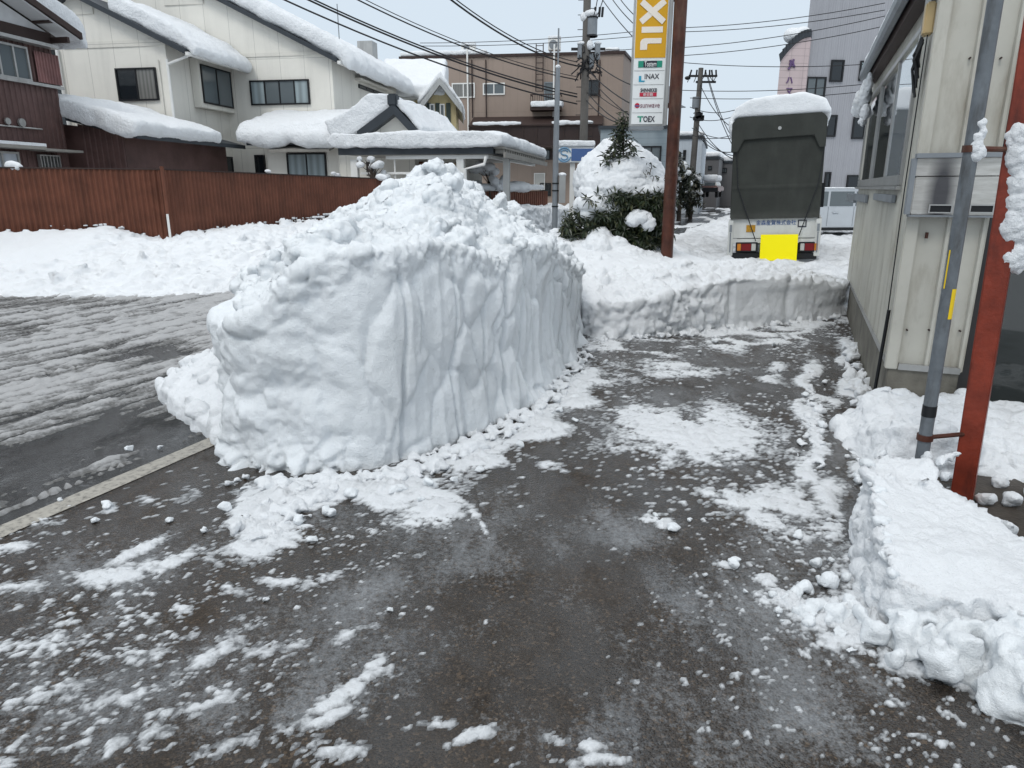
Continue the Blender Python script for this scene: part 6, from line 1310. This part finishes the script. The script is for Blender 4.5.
def shrub(px, py, Y, rx_, rz_, label, n=260, seed=2):
    q = P(px,py,Y); t = thing('shrub', (q.x,q.y,0), label, 'shrub'); r_ = random.Random(seed); out = []
    global rl; rl = r_
    for k in range(n):
        d = Vector((r_.gauss(0,1),r_.gauss(0,1),r_.gauss(0,1))).normalized(); rr2 = r_.uniform(.6,1.05)*(1+.25*math.sin(d.x*5+d.z*4)); p = Vector((d.x*rx_*rr2,d.y*rx_*rr2,q.z+d.z*rz_*rr2)); whorl(p, d, 5, .28, out)
    leafset('foliage', M['leaf_far'], t, out); MB().tube([(0,0,0),(0,0,q.z)],[.12,.06],6).build('trunk', M['bark'], t)
    mb = MB()
    for k in range(9): x = r_.uniform(-.8,.8)*rx_; mb.add(*blob((x,-.6*rx_,q.z+rz_*r_.uniform(-.3,.9)*(1-abs(x)/rx_*.6)),(rx_*r_.uniform(.15,.3),rx_*.25,rz_*r_.uniform(.08,.14))))
    sculpt('snow_cover', mb, .06, 2, snowdisp(.04,3,.02,8), M['snow_far'], t)
shrub(681,182,36.,.62,1.2,'dark evergreen shrub behind the rusty post',200,4); shrub(692,190,38.,.55,1.0,'dark snow-dotted shrub right of the far pole',200,6)
# ================================================================== beige shed on the right
SH = Fr(G(880,421), -HD); sh = thing('shed', SH, 'beige corrugated metal shed on a concrete base along the right of the lot', 'shed'); fq_ = lambda px,py: SH.at(px,py,0.); sq = lambda px,py: SH.atx(px,py,0.)
Ls = sq(846,317)[0]; zc1 = fq_(889,364)[1]; xF = fq_(958,380)[0]; HE = 2.93
# concrete base
mb = MB(); mb.box(0,xF,0,.14,-.04,zc1); mb.box(0,.14,.14,Ls,-.04,zc1); mb.build('concrete_base', M['concrete'], sh, bevel=.006)
# window hole on the side wall
yw0, zw0 = sq(902,182); yw1, _ = sq(859,184); zw0 = (zw0+sq(859,184)[1])/2; zw1 = HE-.22
cm = MB()
def sidecorr(ya_, yb_, z0_, z1_):
    c = corr(0, yb_-ya_, z0_, z1_, .075, .012, 0, 'trap'); c.xf(Matrix.Rotation(R(-90),4,'Z')); c.xf(Matrix.Translation((.012,yb_,0))); return c
for seg in ((.05,yw0,zc1-.02,HE),(yw0,yw1,zc1-.02,zw0),(yw1,Ls,zc1-.02,HE),(yw0,yw1,zw1,HE)): c = sidecorr(*seg); cm.add(c.v,c.f)
cm.build('side_cladding', M['shed'], sh)
# front wall: broad ribs
fc = corr(.05, xF+.02, zc1-.02, 4.2, .215, .028, .02, 'rib'); fc.build('front_cladding', M['shed'], sh)
MB().box(-.022,.055,-.02,.06,zc1-.03,4.2).build('corner_trim', M['shed'], sh, bevel=.006)
MB().box(-.008,.05,.061,Ls,zc1-.03,zc1+.012).box(.06,xF,-.02,.04,zc1-.03,zc1+.012).build('base_flashing', M['alu'], sh)
MB().box(.16,2.2,.16,Ls-.02,HE-.2,HE+.05).box(.2,2.1,Ls-.1,Ls,0,HE-.21).build('back_wall', M['interior'], sh)
MB().box(.012,.1,Ls,Ls+.02,zc1,HE).build('end_trim', M['shed'], sh)
# eave and gutter
mb = MB(); mb.prism([(-.1,HE+.0),(-.1,HE+.08),(2.3,HE+.8),(2.3,HE+.7)],.0,Ls+.25); er = mb.build('roof', M['slate'], sh)
mb = MB(); mb.box(-.09,-.0,.0,Ls+.2,HE-.1,HE-.005); mb.build('soffit', M['brown_trim'], er)
mb = MB(); mb.prism([(-.18,HE-.02),(-.18,HE+.05),(-.105,HE+.05),(-.105,HE-.02),(-.12,HE-.05),(-.16,HE-.05)],-.02,Ls+.28); mb.build('gutter', M['grey_metal'], er)
mb = MB(); mb.prism([(-.1,HE+.1),(-.16,HE+.12),(-.12,HE+.22),(2.2,HE+1.1),(2.2,HE+.86)],.02,Ls+.3); sculpt('snow_cover', mb, .05, 4, snowdisp(.04,1.5,.02,6), M['snow'], sh)
mb = MB()
for (pxx, pyy, r_, h_) in ((869,84,.05,.12),(866,92,.08,.14),(862,102,.11,.14),(860,110,.11,.1),(866,112,.07,.09),(863,121,.05,.05)):
    qy, qz = SH.atx(pxx,pyy,-.12); mb.add(*blob((-.12,qy,qz),(r_*.8,r_*1.1,h_)))
ob = sculpt('hanging_snow', mb, .014, 1, lambda V,N: N*(.03*fbm(V*9,4,170)+.02*blocks(V*14,171))[:,None], M['snow'], None, fr=SH); tag(ob, 'clump of old snow hanging off the far end of the shed eave', 'snow clump')
# the sliding window: frame and three panes on the side
def sbox(mb, ya_, yb_, z0_, z1_, x0_=-.018, x1_=.03): return mb.box(x0_,x1_,ya_,yb_,z0_,z1_)
mb = MB(); fw = .05; sbox(mb,yw0,yw1,zw0-.03,zw0+fw); sbox(mb,yw0,yw1,zw1-fw,zw1); sbox(mb,yw0,yw0+.07,zw0+fw,zw1-fw); sbox(mb,yw1-.06,yw1,zw0+fw,zw1-fw)
sw = mb.build('window', M['alu'], sh, bevel=.004)
ys = [yw1-.06, yw1-.06-(yw1-yw0-.13)*.36, yw1-.06-(yw1-yw0-.13)*.72, yw0+.07]
mb = MB(); 
for yy in ys[1:3]: sbox(MB(),yy-.03,yy+.03,zw0+fw,zw1-fw,-.01,.02).build('mullion', M['alu'], sw)
for k in range(3): MB().box(.002+.008*(k%2),.006+.008*(k%2),ys[k+1]+.03,ys[k]-.03,zw0+fw,zw1-fw).build('pane', M['glass'] if k < 2 else glassmat('glass_mirror',(.3,.33,.36),.03,1.), sw)
mb = MB(); mb.box(-.035,-.0,yw0-.03,yw1+.02,zw0-.06,zw0-.032); mb.build('sill', M['alu'], sw)
MB().box(.05,.1,yw0,yw1,zw0,zw1).build('blind', M['interior'], sw)
# vents below it
for (a, b) in ((849.5,856),(856,868),(877.5,896)):
    yb_, zt_ = sq(a,194); ya_, zb_ = sq(b,203); MB().box(-.035,-.004,ya_,yb_,zb_,(zt_+sq(b,194)[1])/2).build('wall_vent', M['grey_metal'], sh, bevel=.004)
# tan box and dangling cables high on the corner
yb_ = .2; z0 = SH.atx(925,42,-.02)[1]; z1 = SH.atx(925,17,-.02)[1]; bxx = MB().box(-.07,-.012,.12,.22,z0,z1).build('junction_box', M['tan_box'], sh, bevel=.01)
MB().tube([(-.03,.32,SH.atx(920,38,0)[1]),(-.03,.32,3.1)],.03).build('conduit', M['alu'], sh, smooth=True)
mb = MB(); 
for k in range(12):
    y_ = .17+.2*rl.random(); z = z0+.03-rl.random()*.08; l_ = rl.uniform(.15,.38); mb.tube([(-.05,y_,z),(-.07+rl.uniform(-.02,.02),y_+rl.uniform(-.05,.05),z-l_*.5),(-.05,y_+rl.uniform(-.04,.04),z-l_)],.009,5)
mb.tube([(-.04,.14,z0),(-.045,.12,1.6),(-.04,.1,.75),(-.04,.09,.7)],.004,5); mb.build('cable', M['black'], sh)
MB().tube([(-.035,.1,.78),(-.045,.12,.3),(-.05,.16,.02)],.013,6).build('cable', M['black'], sh)
# steel letterbox panel on the front
print('SLOT', fq_(938,208), fq_(938,180)); xa, za_ = fq_(908,214); xb = fq_(992,214)[0]; zb_ = fq_(920,154)[1]; zm_ = fq_(920,177)[1]
lb = MB().box(xa,xb,-.085,-.012,za_,zm_).build('letterbox', M['stainless'], sh, bevel=.006)
MB().box(xa,xb,-.08,-.012,zm_+.006,zb_-.03).build('upper_panel', M['stainless'], lb)
MB().box(xa-.01,xb+.01,-.115,-.012,zb_-.028,zb_).box(xa-.01,xb+.01,-.095,-.012,za_-.014,za_-.002).box(xa-.03,xa-.002,-.1,-.012,za_,zb_-.03).build('panel_frame', M['grey_metal'], lb)
for (p0,p1) in ((927,949),(967,990)):
    a, z1 = fq_(p0,204); b, z0 = fq_(p1,213); mb = MB(); mb.box(a,b,-.097,-.086,z1-.008,z1).box(a,b,-.097,-.086,z0,z0+.008).box(a,a+.008,-.097,-.086,z0+.008,z1-.008).box(b-.008,b,-.097,-.086,z0+.008,z1-.008); s_ = mb.build('slot_frame', M['alu'], lb); MB().box(a+.008,b-.008,-.0885,-.0865,z0+.008,z1-.008).build('slot', M['black'], s_)
# small rusty screw marks
mb = MB()
for (p, q_) in ((941,58),(970,58),(1001,58),(907,330),(929,330),(960,331)): a, z = fq_(p,q_); mb.disc((a,z),.006,-.012,.018,8)
mb.build('screw', M['brown_trim'], sh)
MB().box(.1,.118,-.01,.005,fq_(910,238)[1],fq_(910,232)[1]).build('rust_stain', M['rust'], sh)
# ================================================================== showroom glass to the right of the shed
SW = Fr(SH.W((xF+.12,.25,0)), -HD); swr = thing('glass_front', SW, 'dark shop glass with a thin white frame right of the red pole', 'shop window')
MB().box(0,3.,.0,.012,.12,4.).build('pane', glassmat('shop_glass',(.03,.035,.035),.03,.8), swr)
mb = MB(); mb.box(-.06,3.,-.03,.04,-.02,.119).build('sill', M['white'], swr); q = SW.at(993,340,0.)[0]; MB().box(q-.014,q+.014,-.03,-.002,.12,4.).build('mullion', M['pale_wall'], swr)
MB().box(-.1,-.0,-.02,.1,-.02,4.).build('jamb', M['interior'], swr)
st = MB(); 
for k,(p,q_,s) in enumerate(((1000,330,.16),(1018,335,.15),(1008,365,.14),(1022,368,.12),(996,372,.1),(1012,392,.13),(1030,392,.14),(990,395,.09))):
    a, z = SW.at(p,q_,-.0); st.add(*chunk((a,-.02,z),s,rn,.6))
# ================================================================== red post and grey pipe
q = G(962,497,.03); RPf = Fr((q.x,q.y,0), -R(38)); rpo = thing('red_post', RPf, 'rust-red square steel post leaning at the right edge, clumps of snow on its side', 'post')
tp = P(1041,0,q.y-.0); tl = RPf.L(tp); fz = 3.4/tl.z
sh_ = Matrix(((1,0,tl.x/tl.z,0),(0,1,tl.y/tl.z,0),(0,0,1,0),(0,0,0,1)))
mb = MB(); mb.box(-.05,.05,-.05,.05,-.03,3.4); mb.xf(sh_); mb.build('shaft', M['red_pole'], rpo, bevel=.006)
mb = MB(); 
rs = random.Random(5)
for k in range(26):
    t = k/25.; pz = P(1018+5*math.sin(k)+rs.uniform(-3,5),138+125*t,q.y-.03); l = RPf.L(pz); s = .03+.03*rs.random(); mb.add(*blob((l.x+.0,l.y,l.z),(s*1.0,s*.9,s*1.2)))

sculpt('snow_cover', mb, .008, 1, lambda V,N: N*(.016*lumps(V*26,180)+.010*fbm(V*40,4,181))[:,None], M['snow'], rpo)
q2 = G(921,462,.25); PPf = Fr((q2.x,q2.y,0),0); ppo = thing('grey_pipe', PPf, 'grey conduit pipe with yellow labels clamped beside the red post', 'pipe')
tp = P(995.5,0,q2.y-.02); tl2 = PPf.L(tp); b0 = PPf.L(q2)
def pp(z): t = (z-.25)/(tl2.z-.25); return Vector((b0.x+(tl2.x-b0.x)*t, b0.y+(tl2.y-b0.y)*t, z))
MB().tube([pp(-.0),pp(3.4)],.031,18).build('shaft', M['pipe_grey'], ppo, smooth=True)
zb1, zb2 = P(925,412,q2.y).z, P(925,405,q2.y).z; MB().tube([pp(zb1-.02),pp(zb2)],.033,18).build('black_band', M['black'], ppo, smooth=True)
z0, z1 = P(945,318,q2.y).z, P(945,288,q2.y).z
def lab(a0, a1, z0, z1, nm):
    V = []; n = 6
    for i in range(n+1):
        a = R(a0+(a1-a0)*i/n)
        for z in (z0,z1): c = pp(z); V.append((c.x+.0322*math.cos(a),c.y+.0322*math.sin(a),z))
    return MB().add(V,[(2*i,2*i+2,2*i+3,2*i+1) for i in range(n)]).build(nm, M['yellow'], ppo, smooth=True)
lab(-95,-45,z0,z1,'label'); lab(-168,-155,z1+.0,z1+.18,'label')
for pyc in (149,437):
    zc_ = P(950,pyc,q2.y).z; c = pp(zc_); l = PPf.L(RPf.W((tl.x/tl.z*zc_,tl.y/tl.z*zc_,zc_)))
    br = MB().tube([pp(zc_-.015),pp(zc_+.015)],.038,18).tube([c+Vector((.03,0,0)),(l.x,l.y,zc_)],.012,8).build('clamp', M['rust'], ppo)
mb = MB()
for k in range(12):
    t = k/11.; pz = PPf.L(P(982-5*t+rs.uniform(-2,2),122+34*t,q2.y-.04)); s = rs.uniform(.011,.018)+.008*t; mb.add(*blob(tuple(pz),(s,s,s*1.3)))
sculpt('snow_cover', mb, .006, 1, lambda V,N: N*(.008*lumps(V*40,180)+.006*fbm(V*50,3,181))[:,None], M['snow'], ppo)
# dark bare ground in the pits by the red post
mb = MB()
def patch(c, rx_, ry_, z, nm='bare_soil'):
    n = 40; V = [(c[0],c[1],z)]+[(c[0]+rx_*(1+.25*math.sin(3*k)+.1*math.sin(7*k))*math.cos(2*math.pi*k/n),c[1]+ry_*(1+.2*math.cos(2*k))*math.sin(2*math.pi*k/n),z) for k in range(n)]
    return V, [(0,1+k,1+(k+1)%n) for k in range(n)]
for c in ((2.55,3.45),(2.95,3.05)): mb.add(*patch(c,.34,.13,.19))
